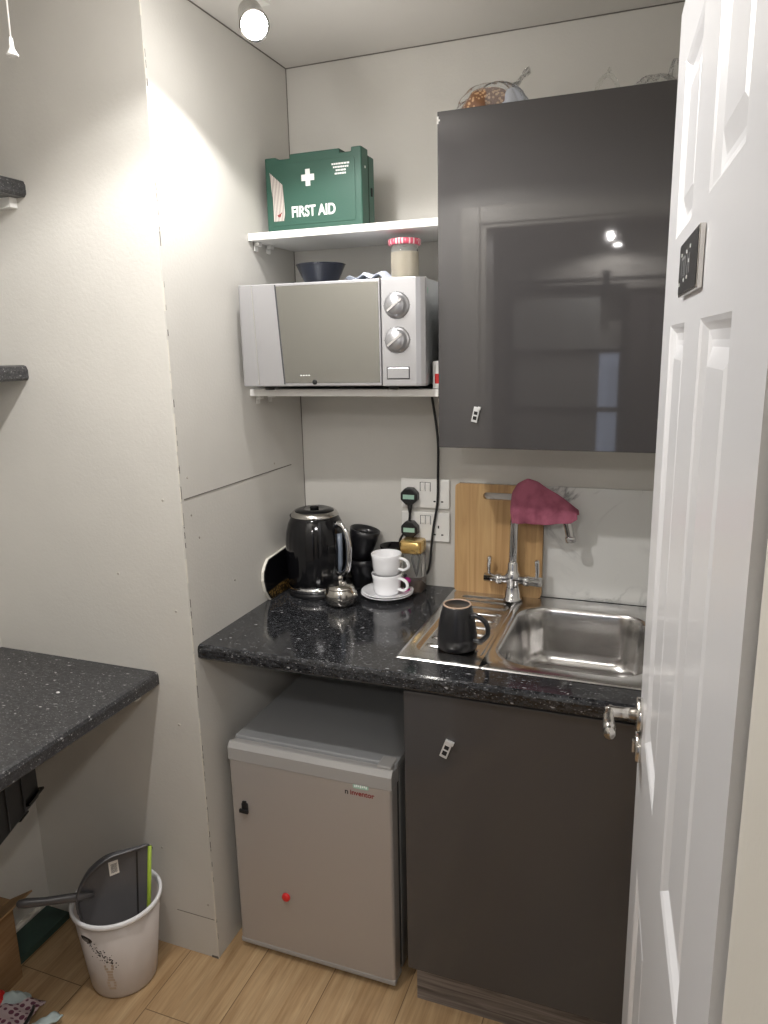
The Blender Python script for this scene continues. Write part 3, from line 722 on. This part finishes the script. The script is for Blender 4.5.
MB().prism([(X0+.100,Z1m-.004),(X0+.1035,Z1m-.004),(X0+.1175,Z0+.006),(X0+.114,Z0+.006)],'y',YF-.001,YF).build('groove','gasket',door)
for k in range(4):
    x=.185+k*.007; MB().box(x,x+.004,YF-.0016,YF-.0012,Z0+.026,Z0+.0285).build('maker_mark','print_white',door)
MB().lathe([(0,0),(.006,0),(.006,.001),(0,.001)],n=20,mat=Matrix.Translation((.222,YF-.0013,Z0+.011))@Matrix.Rotation(R(90),4,'X')).build('latch_spot','dark',door)
pn=MB().prism([(dX+.0015,YF+.030),(dX+.0015,YF+.001),(X1-.020,YF+.001),(X1-.010,YF+.006),(X1,YF+.016),(X1,YF+.030)],'z',Z0,Z1m).build('control_panel','mw_steel',t,bevel=.002)
def dial(z):
    xc=dX+.040; m=Matrix.Translation((xc,YF+.001,z))@Matrix.Rotation(R(90),4,'X')
    d=MB().lathe([(.030,0),(.0305,.001),(.026,.0015),(.0235,.003),(.0225,.018),(.0205,.020),(0,.020)],n=40,mat=m).build('dial','mw_steel',pn)
    g=m@Matrix.Rotation(R(38),4,'Z')
    MB().box(-.0215,.0215,-.0022,.0022,.020,.0245,g).build('grip','chrome',d)
    tk=MB()
    for k in range(11):
        a=R(-60+k*30); tk.box(.0295,.0315 if k%2 else .033,-.0004,.0004,.0002,.0006,m@Matrix.Rotation(a,4,'Z'))
    tk.build('dial_marks','print_dark',pn)
dial(1.668); dial(1.590)
MB().box(dX+.015,dX+.067,YF-.0016,YF+.001,Z0+.018,Z0+.043).build('open_button','mw_steel',pn,bevel=.0012)
MB().box(dX+.013,dX+.069,YF+.0002,YF+.0008,Z0+.016,Z0+.045).build('button_gap','gasket',pn)
MB().box(X1-.003,X1-.0015,YF+.035,YF+.045,Z1m-.035,Z1m-.022).build('energy_sticker','sticker_green',t)
for x in (X0+.05,X1-.09):
    for y in (YF+.05,-.07):
        MB().lathe([(.012,0),(.014,.004),(.014,.0102)],(x,y,S2),16).build('foot','black_plastic',t)
# vents on side
MB().box(X1-.0045,X1-.003,YF+.04,-.1,Z0+.02,Z0+.024).build('side_rib','mw_side',t)
a_=R(3.0); px_,py_=X1,YF
t.rotation_euler=(0,0,a_)
_v=Vector((.256-px_,-.18-py_,0)); _v.rotate(Matrix.Rotation(a_,3,'Z')); t.location=(px_+_v.x,py_+_v.y,S2)
# white and red packet on shelf beside the microwave
t=thing('packet','white packet with red print beside the microwave','packet',(.508,-.262,S2))
MB().box(.500,.5155,-.285,-.245,S2+.0005,S2+.066).build('carton','white_card',t,bevel=.003)
MB().box(.506,.5158,-.2855,-.2445,S2+.013,S2+.036).build('red_print','red',t)

# ------------------------------------------------------------------ on the microwave
bx,by=.182,-.21
o=MB().lathe([(0,0),(.036,0),(.039,.002),(.052,.028),(.062,.050),(.064,.052),(.062,.0535),(.0595,.051),(.049,.028),(.035,.005),(0,.004)],(bx,by,Z1m),52).build('bowl','navy')
tag(o,'dark navy bowl standing on top of the microwave','bowl')
t=thing('storage_jar','faceted glass jar with red gingham lid on microwave','jar',(.405,-.2,Z1m))
jx,jy=.405,-.2
fc=lambda a,z:1-.045*abs(math.sin(4*a))
MB().lathe([(.034,0),(.036,.003),(.036,.072),(.033,.080),(.0345,.086)],(jx,jy,Z1m),64,rmod=lambda a,z:1-.06*abs(math.sin(4*a)) if z<.075 else 1).build('glass_body','glass',t)
MB().lathe([(.0315,.003),(.032,.004),(.032,.068),(.031,.070)],(jx,jy,Z1m),32).build('contents','pasta',t)
MB().lathe([(.038,.086),(.040,.088),(.041,.096),(.039,.100),(0,.1005)],(jx,jy,Z1m),48,rmod=lambda a,z:1+.01*math.cos(24*a)).build('lid','gingham',t)
# crumpled papers
def paper(u,v):
    x=.275+.105*u; y=-.275+.10*v
    h=.006+.020*max(0,math.sin(u*PI))*(.4+.6*v)+.0045*math.sin(u*17+v*5)+.003*math.sin(v*21+u*9)
    return (x+.01*v,y,Z1m+max(.0006,h))
o=MB().grid(paper,24,18,smooth=False).build('paper','envelope',solid=.0006)
tag(o,'crumpled bluish paper lying beside the gingham-lid jar','paper')

# ------------------------------------------------------------------ first aid box
t=thing('first_aid_box','green plastic first aid case with white cross','first aid box',(.17,-.17,S1))
fx0,fx1,fy,fyb,fz0,fz1=.022,.295,-.185,-.098,S1+.0005,2.058
th=fz1-fz0
MB().box(fx0+.0005,fx1-.0045,fy+.0455,fyb,fz0,fz1-.012).build('case_back','green_case',t,bevel=.004)
fr=MB().prism([(fx0,fz0),(fx1-.004,fz0),(fx1-.004,fz1),(fx1-.032,fz1),(fx1-.032,fz1-.010),(fx1-.062,fz1-.010),(fx1-.062,fz1),(fx0+.072,fz1),(fx0+.072,fz1-.010),(fx0+.035,fz1-.010),(fx0+.032,fz1-.004),(fx0,fz1-.004)],'y',fy,fy+.045)
case=fr.build('case_front','green_case',t,bevel=.003)
MB().prism(rrect(fx0+.014,fx1-.022,fz0+.022,fz1-.022,.008),'y',fy-.0012,fy).build('raised_panel','green_case',case,bevel=.001)
MB().box(fx1-.0045,fx1-.0036,fy+.0445,fy+.0455,fz0+.005,fz1-.015).build('seam','dark',t)
for xx in (fx1-.047,fx0+.053): MB().box(xx-.013,xx+.013,fy+.010,fy+.040,fz1-.012,fz1-.0095).build('catch_recess','dark',t)
MB().box(fx1-.0045,fx1-.0025,fy+.060,fy+.068,fz0+.085,fz0+.105).build('catch_slot','dark',t)
MB().lathe([(0,0),(.003,0),(.003,.001),(0,.001)],n=12,mat=Matrix.Translation((fx1-.004,fy+.022,fz1-.045))@Matrix.Rotation(R(90),4,'Y')).build('rivet','print_white',t)
cxm,czm=.144,fz1-.060
MB().box(cxm-.0065,cxm+.0065,fy-.0018,fy-.0013,czm-.020,czm+.020).box(cxm-.018,cxm-.0065,fy-.0018,fy-.0013,czm-.0075,czm+.0075).box(cxm+.0065,cxm+.018,fy-.0018,fy-.0013,czm-.0075,czm+.0075).build('white_cross','print_white',case)
RX90=Matrix.Rotation(R(90),4,'X')
text('FIRST AID',.036,'lettering','print_white',case,Matrix.Translation((.156,fy-.0016,fz0+.052))@RX90,.0003,.80,.0010)
sm=MB()
for i,wd_ in enumerate((.050,.042,.028,.034)):
    z=fz1-.036-i*.0075; x=.236-wd_/2
    while x<.236+wd_/2-.003:
        l=random.uniform(.003,.007); sm.box(x,x+l,fy-.0016,fy-.0013,z-.002,z+.002); x+=l+.0012
sm.build('small_print','print_white',case)
st=MB().add([(fx0+.014,fy-.002,fz1-.040),(fx0+.050,fy-.002,fz1-.072),(fx0+.053,fy-.002,fz0+.052),(fx0+.050,fy-.002,fz0+.034),(fx0+.020,fy-.002,fz0+.034),(fx0+.020,fy-.002,fz0+.085)],[(0,1,2,3,4,5)]).build('torn_label','label_text',case,solid=.0004)
MB().add([(fx0+.036,fy-.0024,fz0+.050),(fx0+.046,fy-.0024,fz0+.056),(fx0+.038,fy-.0024,fz0+.042),(fx0+.030,fy-.0024,fz0+.048)],[(0,1,2,3)]).build('red_tick','print_red',st)

# ------------------------------------------------------------------ things on top of the cupboard
t=thing('crumb_bag','clear cellophane bag of brown crumbs on the cupboard','bag',(.62,-.2,CT))
def blob(cx,cy,cz,rx,ry,rz,n=24,m=14,amp=.12,seed=1):
    rnd=random.Random(seed); ph=[rnd.uniform(0,6) for _ in range(6)]
    b=MB(); pr=[]
    def fn(u,v):
        a=2*PI*u; el=PI/2*v
        k=1+amp*(math.sin(3*a+ph[0])+math.sin(5*a+ph[1]+4*el)*.6+math.sin(9*a+ph[2]+7*el)*.4)
        return (cx+rx*math.cos(a)*math.cos(el)*k,cy+ry*math.sin(a)*math.cos(el)*k,cz+rz*math.sin(el)*(1+amp*.5*math.sin(4*a+ph[3])*math.cos(el)))
    return b.grid(fn,n,m)
blob(.615,-.240,CT+.0,.060,.028,.050,44,22,.13,3).build('crumbs','crumbs',t)
blob(.672,-.236,CT+.0,.028,.024,.044,40,20,.18,4).build('wrapped_end','envelope',t)
blob(.630,-.238,CT,.080,.034,.060,60,30,.13,5).build('film','film',t)
MB().grid(lambda u,v:(.672+.038*u,-.235+.012*math.sin(v*9+u*5)+.03*(v-.5)*u,CT+.045+.028*u+.004*math.sin(v*14)),10,10,False).build('film_tail','film',t)
t=thing('cut_glass','clear glass dish with a loop standing up on the cupboard','glassware',(.872,-.235,CT))
MB().tube(bez([(.846,-.235,CT+.004),(.857,-.235,CT+.032),(.873,-.235,CT+.043),(.888,-.235,CT+.030),(.897,-.235,CT+.004)],20),.0042,10).build('loop','glass',t)
MB().lathe([(0,0),(.004,.003),(.003,.008),(0,.010)],(.875,-.235,CT+.047),12).build('finial','glass',t)
MB().lathe([(0,0),(.034,0),(.036,.004),(.0,.004)],(.871,-.235,CT),30).build('foot','glass',t)
t=thing('plastic_wrap','crumpled clear plastic wrap at the cupboard\'s door end','wrap',(.97,-.2,CT))
blob(.965,-.235,CT,.042,.034,.030,30,14,.16,9).build('film','film',t)
blob(1.005,-.235,CT,.016,.020,.055,20,14,.16,12).build('film_peak','film',t)

# ------------------------------------------------------------------ fridge
fX0,fX1,fF,fH=.038,.478,-.565,.612
t=thing('fridge','small silver worktop fridge standing under the counter','fridge',(.26,-.31,0),0)
MB().box(fX0+.004,fX1-.002,fF+.062,-.06,.016,fH-.006).build('cabinet','fridge_side',t,bevel=.004)
tp=MB().box(fX0,fX1,fF+.036,-.05,fH-.020,fH).build('top','fridge_top',t,bevel=.004,seg=3)
MB().box(fX0+.006,fX1-.004,fF+.048,fF+.062,.03,fH-.03).build('gasket','gasket',t)
dr=MB().box(fX0,fX1,fF,fF+.046,.026,fH-.022).build('door','fridge',t,bevel=.008,seg=3)
# upper and lower door caps
MB().prism([(fF-.001,fH-.050),(fF-.001,fH-.016),(fF+.008,fH-.004),(fF+.016,fH-.002),(fF+.020,fH-.009),(fF+.040,fH-.009),(fF+.046,fH-.002),(fF+.050,fH-.002),(fF+.050,fH-.050)],'x',fX0-.001,fX1+.001).build('top_cap','fridge_trim',dr,bevel=.002)
MB().box(fX1-.040,fX1-.004,fF+.012,fF+.06,fH-.010,fH+.004).build('hinge_cover','fridge_trim',t,bevel=.003)
MB().box(fX0-.001,fX1+.001,fF-.001,fF+.048,.018,.034).build('bottom_cap','fridge_trim',dr,bevel=.004)
for x in (fX0+.04,fX1-.04):
    for y in (fF+.09,-.10): MB().lathe([(.014,0),(.015,.004),(.013,.0165)],(x,y,0),14).build('foot','black_plastic',t)
text('inventor',.0185,'lettering','print_red',dr,Matrix.Translation((.404,fF-.0004,.540))@RX90,.0002,.98,.0004)
text('n',.020,'logo','print_dark',dr,Matrix.Translation((.364,fF-.0004,.540))@RX90,.0002,1,.0004)
MB().prism(rrect(.381,.421,.553,.567,.003,3),'y',fF-.0006,fF).build('label','sticker_green',dr)
sm=MB()
for k in range(7):
    x=.385+k*.0048; sm.box(x,x+.003,fF-.0009,fF-.0006,.556+.001*(k%3),.562+.001*(k%2))
sm.build('label_print','print_white',dr)
lk=MB().box(.070,.088,fF-.007,fF,.424,.448).build('lock','black_plastic',dr,bevel=.003,label='black plastic lock latch')
MB().box(.066,.092,fF-.013,fF-.006,.423,.433).box(.073,.084,fF-.007,fF-.001,.447,.454).build('lock_tab','black_plastic',lk,bevel=.002)
MB().lathe([(.011,0),(.0115,.002),(.0105,.006),(.008,.008),(0,.0085)],n=28,mat=Matrix.Translation((.183,fF,.197))@Matrix.Rotation(R(90),4,'X')).build('magnet','red',dr,label='round red magnet')

# ------------------------------------------------------------------ ceiling spotlight
t=thing('spotlight_bar','ceiling spotlight bar with lit adjustable heads','spotlight',(.16,-.85,H))
MB().box(.145,.175,-1.35,-.40,H-.022,H-.0005).build('mount','white_plastic',t,bevel=.003)
heads=[((.222,-.560,2.200),(.165,-.480,2.272)),((.190,-.90,2.235),(.165,-.88,2.30)),((.20,-1.22,2.235),(.17,-1.20,2.30))]
LP=[]
for (p,q) in heads:
    P_,Q_=Vector(p),Vector(q); d=(P_-Q_).normalized()
    a=Q_-d*.0; L=(P_-Q_).length
    s0=P_-d*.085
    h=MB().tube([tuple(P_-d*.085),tuple(P_-d*.080),tuple(P_-d*.004),tuple(P_)],[.012,.025,.029,.030],28).build('lamp_head','satin',t)
    MB().lathe([(0,.004),(.022,.003),(.026,.0)],n=28,mat=Matrix.Translation(P_)@d.to_track_quat('Z','Y').to_matrix().to_4x4()).build('bulb','bulb',h)
    MB().tube([tuple(P_-d*.06),(.16 if P_.x<.4 else .6,q[1]+.02,H-.012)],.006,10).build('stem','satin',t)
    LP.append((P_+d*.012,d))
# pull cord
t=thing('pull_cord','white pull cord hanging in the top left corner','pull cord',(-.063,-.9,2.08))
MB().tube([(-.062,-.9,H),(-.0625,-.9,2.2),(-.064,-.9,2.10)],.0016,8).build('cord','cord',t)
MB().lathe([(.002,.03),(.0035,.026),(.0045,.012),(.009,.004),(.0105,.002),(.009,0),(0,0)][::-1],(-.064,-.9,2.078),20).build('toggle','white_plastic',t)
MB().lathe([(.022,-.012),(.025,0)],(-.062,-.9,H-.0005),20).build('switch_housing','white_plastic',t)

# ------------------------------------------------------------------ the white panelled door
EX,EY=1.0152,-.8617; DA=R(4.5); DS=.9413; DW=.762*DS; DH=1.981
t=thing('door','white six-panel door standing open at the right edge','door',(EX,EY,0.004))
t.name='panel_door'
t.rotation_euler=(0,0,DA)
# local frame: -Y runs to the hinge, +X is the thickness, visible face x=0
T=Matrix.Translation((EX,EY,0.004))@Matrix.Rotation(DA,4,'Z')
def DM(): return MB()
def dbuild(mb,name,mat,parent=t,**k):
    mb.v=[tuple(T@Vector(v)) for v in mb.v]; return mb.build(name,mat,parent,**k)
st=[0,.126*DS,.309*DS,.447*DS,.630*DS,DW]
rows=[(.21,.806),(1.010,1.590),(1.692,1.890)]
b=DM()
# stiles & rails as solid, panels recessed and raised
def slab(y0,y1,z0,z1): b.box(.0,.035,-y1,-y0,z0,z1)
slab(st[0],st[1],0,DH); slab(st[2],st[3],0,DH); slab(st[4],st[5],0,DH)
for (y0,y1) in ((st[1],st[2]),(st[3],st[4])):
    zs=[0]+[q for r_ in rows for q in r_]+[DH]
    for i in range(0,len(zs),2): slab(y0,y1,zs[i],zs[i+1])
body=dbuild(b,'leaf','white_paint')
for (y0,y1) in ((st[1],st[2]),(st[3],st[4])):
    for (z0,z1) in rows:
        def ring(i,x): return [(x,-(y0+i),z0+i),(x,-(y1-i),z0+i),(x,-(y1-i),z1-i),(x,-(y0+i),z1-i)]
        mb=DM().loft([ring(0,0.0),ring(.004,.002),ring(.010,.007),ring(.018,.009),ring(.024,.009),ring(.040,.003),ring(.041,.003)],smooth=False,cap1=True)
        mb.loft([ring(0,.035),ring(.012,.028),ring(.041,.031)],smooth=False,cap1=True)
        dbuild(mb,'panel','white_paint',t)
# sign
sg=dbuild(DM().box(-.0055,-.0002,-.424,-.262,1.616,1.669),'sign_plate','satin',t,bevel=.0008,label='silver-edged sign plate')
dbuild(DM().box(-.0062,-.0056,-.4215,-.2645,1.6185,1.6665),'sign_face','black_plastic',sg)
mk=DM()
for y in (.292,.312,.325,.345,.360): mk.box(-.0066,-.0062,-y-.0035,-y,1.634,1.652)
mk.box(-.0066,-.0062,-.325,-.292,1.6505,1.653)
dbuild(mk,'sign_strokes','fridge_top',sg)
mk=DM()
for y,z in ((.288,1.656),(.335,1.655),(.365,1.657),(.358,1.645),(.318,1.630),(.345,1.631),(.276,1.628)): mk.box(-.0069,-.0062,-y-.005,-y,z-.0016,z+.0016)
dbuild(mk,'sign_marks','print_white',sg)
RY=Matrix.Rotation(R(-90),4,'Y')
def Lm(y,z): return Matrix.Translation((0,-y,z))@RY
hy_=.042
rose=dbuild(DM().lathe([(.0255,0),(.026,.001),(.026,.0075),(.024,.009),(0,.009)],n=36,mat=Lm(hy_,1.016)),'handle_rose','satin',t)
dbuild(DM().tube([(-.008,-hy_,1.016),(-.03,-hy_,1.016),(-.046,-hy_,1.016),(-.053,-hy_-.004,1.016)],[.0095,.0085,.009,.008],16).tube(bez([(-.046,-hy_+.008,1.016),(-.049,-hy_-.015,1.016),(-.049,-hy_-.04,1.014),(-.048,-hy_-.058,1.012),(-.048,-hy_-.064,1.011)],16),[.0075,.0085,.0105,.012,.0105,.006],16,flat=.8),'lever','satin',rose)
r2=dbuild(DM().lathe([(.0245,0),(.025,.001),(.025,.007),(.023,.0085),(0,.0085)],n=36,mat=Lm(hy_-.002,.962)),'thumbturn_rose','satin',t)
dbuild(DM().box(-.0125,-.008,-hy_-.002,-hy_+.006,.952,.972),'thumbturn','satin',r2,bevel=.001)
for z in (.25,1.0,1.75):
    dbuild(DM().tube([(.001,-DW-.004,z),(.001,-DW-.004,z+.09)],.006,12),'hinge','satin',t)

# ------------------------------------------------------------------ swing bin bucket with dustpan
bx,by=-.205,-.742
t=thing('bin','small pinkish-grey plastic waste bin with a white rim','bin',(bx,by,0))
BR0,BR1,BH=.080,.106,.238
MB().lathe([(0,.002),(.070,.002),(.074,0),(.079,.003),(.082,.012),(BR1-.001,BH-.012),(BR1-.003,BH-.012),(.079,.015),(.07,.008),(0,.008)],(bx,by,0),64).build('body','bin',t)
MB().lathe([(BR1-.004,BH-.014),(BR1+.003,BH-.013),(BR1+.0055,BH-.009),(BR1+.0055,BH-.002),(BR1+.003,BH+.001),(BR1-.001,BH+.0005),(BR1-.003,BH-.003),(BR1-.004,BH-.014)],(bx,by,0),64).build('rim','bin_rim',t)
def onbin(a,z,off=.0006):
    r=.082+(BR1-.001-.082)*(z-.012)/(BH-.024)+off
    return (bx+r*math.cos(a),by+r*math.sin(a),z)
A0=R(-97)
lg=MB()
n=24; c=onbin(A0,.185); vs=[c]+[onbin(A0+.19*math.cos(2*PI*k/n),.187+.009*math.sin(2*PI*k/n)) for k in range(n)]
lg.add(vs,[(0,k+1,(k+1)%n+1) for k in range(n)]); lo=lg.build('logo','print_dark',t,label='dark oval logo print')
lt=MB()
for k in range(4):
    a=A0-.07+k*.042
    lt.add([onbin(a,.181,.0011),onbin(a+.014,.181,.0011),onbin(a+.014,.189,.0011),onbin(a,.189,.0011)],[(0,1,2,3)])
lt.build('logo_lettering','sticker',lo)
dt=MB(); rnd=random.Random(4)
for k in range(100):
    u=rnd.random(); a=A0+.05+.62*u+rnd.gauss(0,.07); z=.178-.062*u+rnd.gauss(0,.009)
    if a<A0+.02 or z>.2: continue
    r=rnd.uniform(.0008,.0021)
    vs=[onbin(a+r*math.cos(w*PI/3)/.095,z+r*math.sin(w*PI/3),.0007) for w in range(6)]
    dt.add(vs,[tuple(range(6))])
dt.build('dot_print','print_dark',t)
tn=MB()
for k in range(9):
    z0=.035+k*.009
    w=.10+.03*math.sin(k)
    tn.add([onbin(A0+.50-w,z0,.0005),onbin(A0+.50+w,z0,.0005),onbin(A0+.50+w,z0+.007,.0005),onbin(A0+.50-w,z0+.007,.0005)],[(0,1,2,3)])
tn.build('tan_print',plain('faded_tan_print',(.50,.40,.31),.5),t)

U_=Vector((.74,.67,0)).normalized(); V_=Vector((-.10,.115,.985)).normalized(); N_=U_.cross(V_); G=Vector((bx,by,.03))+N_*.056
t=thing('dustpan','grey plastic dustpan with lime edge standing in the bin','dustpan',tuple(G))
def DP(u,v,n=0): return tuple(G+U_*u+V_*v+N_*n)
outl=bez([(.050,.02,0),(.066,.12,0),(.075,.20,0),(.085,.270,0),(.090,.322,0),(.060,.326,0),(.032,.326,0),(-.012,.324,0),(-.052,.303,0),(-.076,.274,0),(-.090,.240,0),(-.086,.19,0),(-.07,.13,0),(-.05,.06,0),(-.035,.02,0)],84)
pl=MB(); n=len(outl)
vs=[DP(p[0],p[1],0) for p in outl]+[DP(p[0],p[1],-.003) for p in outl]
pl.add(vs,[tuple(range(n)),tuple(range(n,2*n))[::-1]]+[(i,(i+1)%n,(i+1)%n+n,i+n) for i in range(n)])
wall=[p for p in outl if not (p[0]>.04 and p[1]<.315)]
m=len(wall)
def hh(p): return .004+.020*max(0,min(1,(.085-p[0])/.12))*(1 if p[1]>.2 else .5)
r0=[DP(p[0],p[1],-.001) for p in wall]; r1=[DP(p[0]*1.02,p[1],hh(p)) for p in wall]; r2_=[DP(p[0]*1.02+.004,p[1]-.004,hh(p)) for p in wall]; r3=[DP(p[0]+.004,p[1]-.006,0) for p in wall]
vs=r0+r1+r2_+r3
pl.add(vs,[(k*m+i,k*m+i+1,(k+1)*m+i+1,(k+1)*m+i) for k in range(3) for i in range(m-1)],True)
pl.build('pan','dustpan',t)
MB().tube([DP(.064,.10,.001),DP(.077,.20,.002),DP(.090,.322,.002)],.0038,8,flat=1.5).build('rubber_edge','lime',t)
MB().add([DP(.048,.15,.0012),DP(.060,.315,.0012),DP(.056,.315,.0012),DP(.044,.15,.0012)],[(0,1,2,3)]).build('ridge','black_plastic',t,solid=.001)
MB().tube([DP(-.050,.236,.006),DP(-.085,.243,.012),DP(-.11,.248,.014),DP(-.16,.255,.014),DP(-.20,.263,.014),DP(-.215,.265,.014),DP(-.220,.266,.014)],[.006,.012,.0115,.0105,.012,.010,.004],14,flat=.8).build('handle','dustpan',t)
s=MB().add([DP(-.010,.268,.0008),DP(.013,.272,.0008),DP(.012,.306,.0008),DP(-.011,.304,.0008)],[(0,1,2,3)]).build('barcode_sticker','sticker',t)
bc=MB()
for k in range(9):
    v=.275+k*.0026; bc.add([DP(-.006,v,.0012),DP(.009,v+.002,.0012),DP(.009,v+.0033,.0012),DP(-.006,v+.0013,.0012)],[(0,1,2,3)])
bc.build('barcode','print_dark',s)

# ------------------------------------------------------------------ under the desk
t=thing('storage_box','black lidded box hung beneath the left desk','box',(-.40,-.90,.49))
mt=Matrix.Translation((-.452,-.885,.0))@Matrix.Rotation(R(20),4,'Z')
MB().box(-.05,.10,-.11,.09,.492,.7665,mt).build('body','black_plastic',t,bevel=.006)
for k in range(2): MB().box(.101,.103,-.06+k*.07,-.054+k*.07,.50,.76,mt).build('rib','gasket',t)
m2=mt@Matrix.Translation((.052,.05,.500))@Matrix.Rotation(R(-14),4,'Y')
MB().box(-.03,.060,-.03,.045,-.003,.003,m2).box(-.04,.045,-.06,-.02,-.022,-.017,m2).build('flap','black_gloss',t,bevel=.001)
t=thing('cardboard_box','open brown cardboard box under the desk','box',(-.52,-.95,0))
mt=Matrix.Translation((-.445,-.895,0))@Matrix.Rotation(R(3),4,'Z')
MB().box(-.110,-.003,-.25,.055,.0005,.232,mt).build('body','card',t)
m2=mt@Matrix.Translation((-.003,.01,.232))@Matrix.Rotation(R(-14),4,'Y')
MB().add([(0,-.25,0),(0,.045,0),(.055,.065,0),(.055,-.27,0)],[(0,1,2,3)],False,m2@Matrix.Rotation(R(-10),4,'Y')).build('side_flap','card',t,solid=.004)
MB().box(-.110,-.003,.0,.05,.233,.237,mt).build('end_flap','card',t)
o=tag(MB().box(-.565,-.484,-.815,-.640,.001,.022).build('green_board','green_board',bevel=.001),'dark green board lying along the foot of left wall','board')
struct(MB().prism([(LX+.0005,.0),(LX+.009,.0),(LX+.009,.028),(LX+.004,.034),(LX+.0005,.034)],'y',-1.5,FW-.001).build('baseboard_left','cream'),'narrow cream trim at the foot of left wall','baseboard')
# packets / cloth, bottom left
def sheet(cx,cy,ang,w,l,h,seed):
    rnd=random.Random(seed); a=[rnd.uniform(0,6) for _ in range(4)]
    c_,s_=math.cos(ang),math.sin(ang)
    def fn(u,v):
        x=(u-.5)*w; y=(v-.5)*l
        z=h*(.35+.65*math.sin(PI*min(1,max(0,v)))*math.sin(PI*(.15+.7*u)))+.006*math.sin(u*9+a[0])*math.sin(v*11+a[1])+.003*math.sin(v*27+a[2]+u*8)
        return (cx+x*c_-y*s_,cy+x*s_+y*c_,max(.002,z))
    return fn
o=tag(MB().grid(sheet(-.352,-1.0,R(20),.13,.19,.058,3),26,26).build('dotted_cloth','dots',solid=.002),'crumpled pink-dotted cloth on the floor at lower left','cloth')
o=tag(MB().grid(sheet(-.270,-.985,R(-4),.030,.155,.050,5),10,26).build('cloth_strap','fabric_white',solid=.003),'pale blue folded strap beside the pink-dotted cloth','cloth')
o=tag(MB().grid(sheet(-.385,-.935,R(-30),.030,.09,.060,8),10,20).build('paper_strip','fabric_white',solid=.003),'pale folded strip standing behind pink-dotted cloth','paper')
st_=MB()
st_.tube(bez([(-.31,-.935,.05),(-.29,-.96,.062),(-.28,-1.0,.06),(-.285,-1.04,.05)],20),.004,8)
tag(st_.build('cable','black_plastic'),'short black cord lying over the dotted cloth','cable')
o=tag(MB().lathe([(0,0),(.024,0),(.026,.003),(.026,.055),(.022,.060),(0,.060)],(-.415,-.955,0.001),28).build('bottle_cap','red'),'red plastic lid at the far lower left','lid')
# ------------------------------------------------------------------ lights
def light(kind,name,loc,power,color=(1,1,1),size=.03,rot=None,**k):
    l=bpy.data.lights.new(name,kind); l.energy=power; l.color=color
    for a,v in k.items(): setattr(l,a,v)
    if kind=='AREA': l.size=size
    else: l.shadow_soft_size=size
    o=bpy.data.objects.new(name,l); COL.objects.link(o); o.location=loc
    if rot is not None: o.rotation_euler=rot
    return o
PW=(11,6.5,26)
for (p,d),e in zip(LP,PW):
    dd=Vector((d.x*.25,d.y*.25,-1)).normalized()
    light('SPOT','spot_lamp',tuple(p+dd*.006),e,(1,.975,.95),.018,dd.to_track_quat('-Z','Y').to_euler(),spot_size=R(158),spot_blend=.22)
    light('POINT','lamp_spill',tuple(p+dd*.02),2.0,(1,.97,.94),.03)
light('SPOT','hall_lamp_and_fill',(.705,-2.885,2.122),26,(1,.97,.94),.012,(R(5),0,0),spot_size=R(165),spot_blend=.3)
light('SPOT','hall_lamp_and_fill',(1.35,-2.35,2.28),38,(1,.97,.94),.08,(0,0,0),spot_size=R(168),spot_blend=.3)  # added fill light from the hall side, no fixture stands here
w=bpy.data.worlds.new('world'); bpy.context.scene.world=w; w.use_nodes=True
w.node_tree.nodes['Background'].inputs[0].default_value=(.5,.5,.5,1); w.node_tree.nodes['Background'].inputs[1].default_value=.05
# ------------------------------------------------------------------ camera
yaw,pit,rol=R(20.883),R(12.627),R(-1.249)
f=Vector((-math.sin(yaw)*math.cos(pit),math.cos(yaw)*math.cos(pit),-math.sin(pit)))
r=Vector((math.cos(yaw),math.sin(yaw),0)); u=r.cross(f)
r2=r*math.cos(rol)+u*math.sin(rol); u2=-r*math.sin(rol)+u*math.cos(rol)
cam=bpy.data.cameras.new('camera'); co=bpy.data.objects.new('camera',cam); COL.objects.link(co)
co.matrix_world=Matrix(((r2.x,u2.x,-f.x,1.024),(r2.y,u2.y,-f.y,-2.003),(r2.z,u2.z,-f.z,1.576),(0,0,0,1)))
cam.sensor_fit='VERTICAL'; cam.sensor_height=36; cam.lens=738.559/1024*36; cam.clip_start=.02
bpy.context.scene.camera=co
sc=bpy.context.scene
sc.view_settings.view_transform='Standard'; sc.view_settings.look='None'; sc.view_settings.gamma=1; sc.view_settings.use_curve_mapping=False
sc.view_settings.exposure=0.10
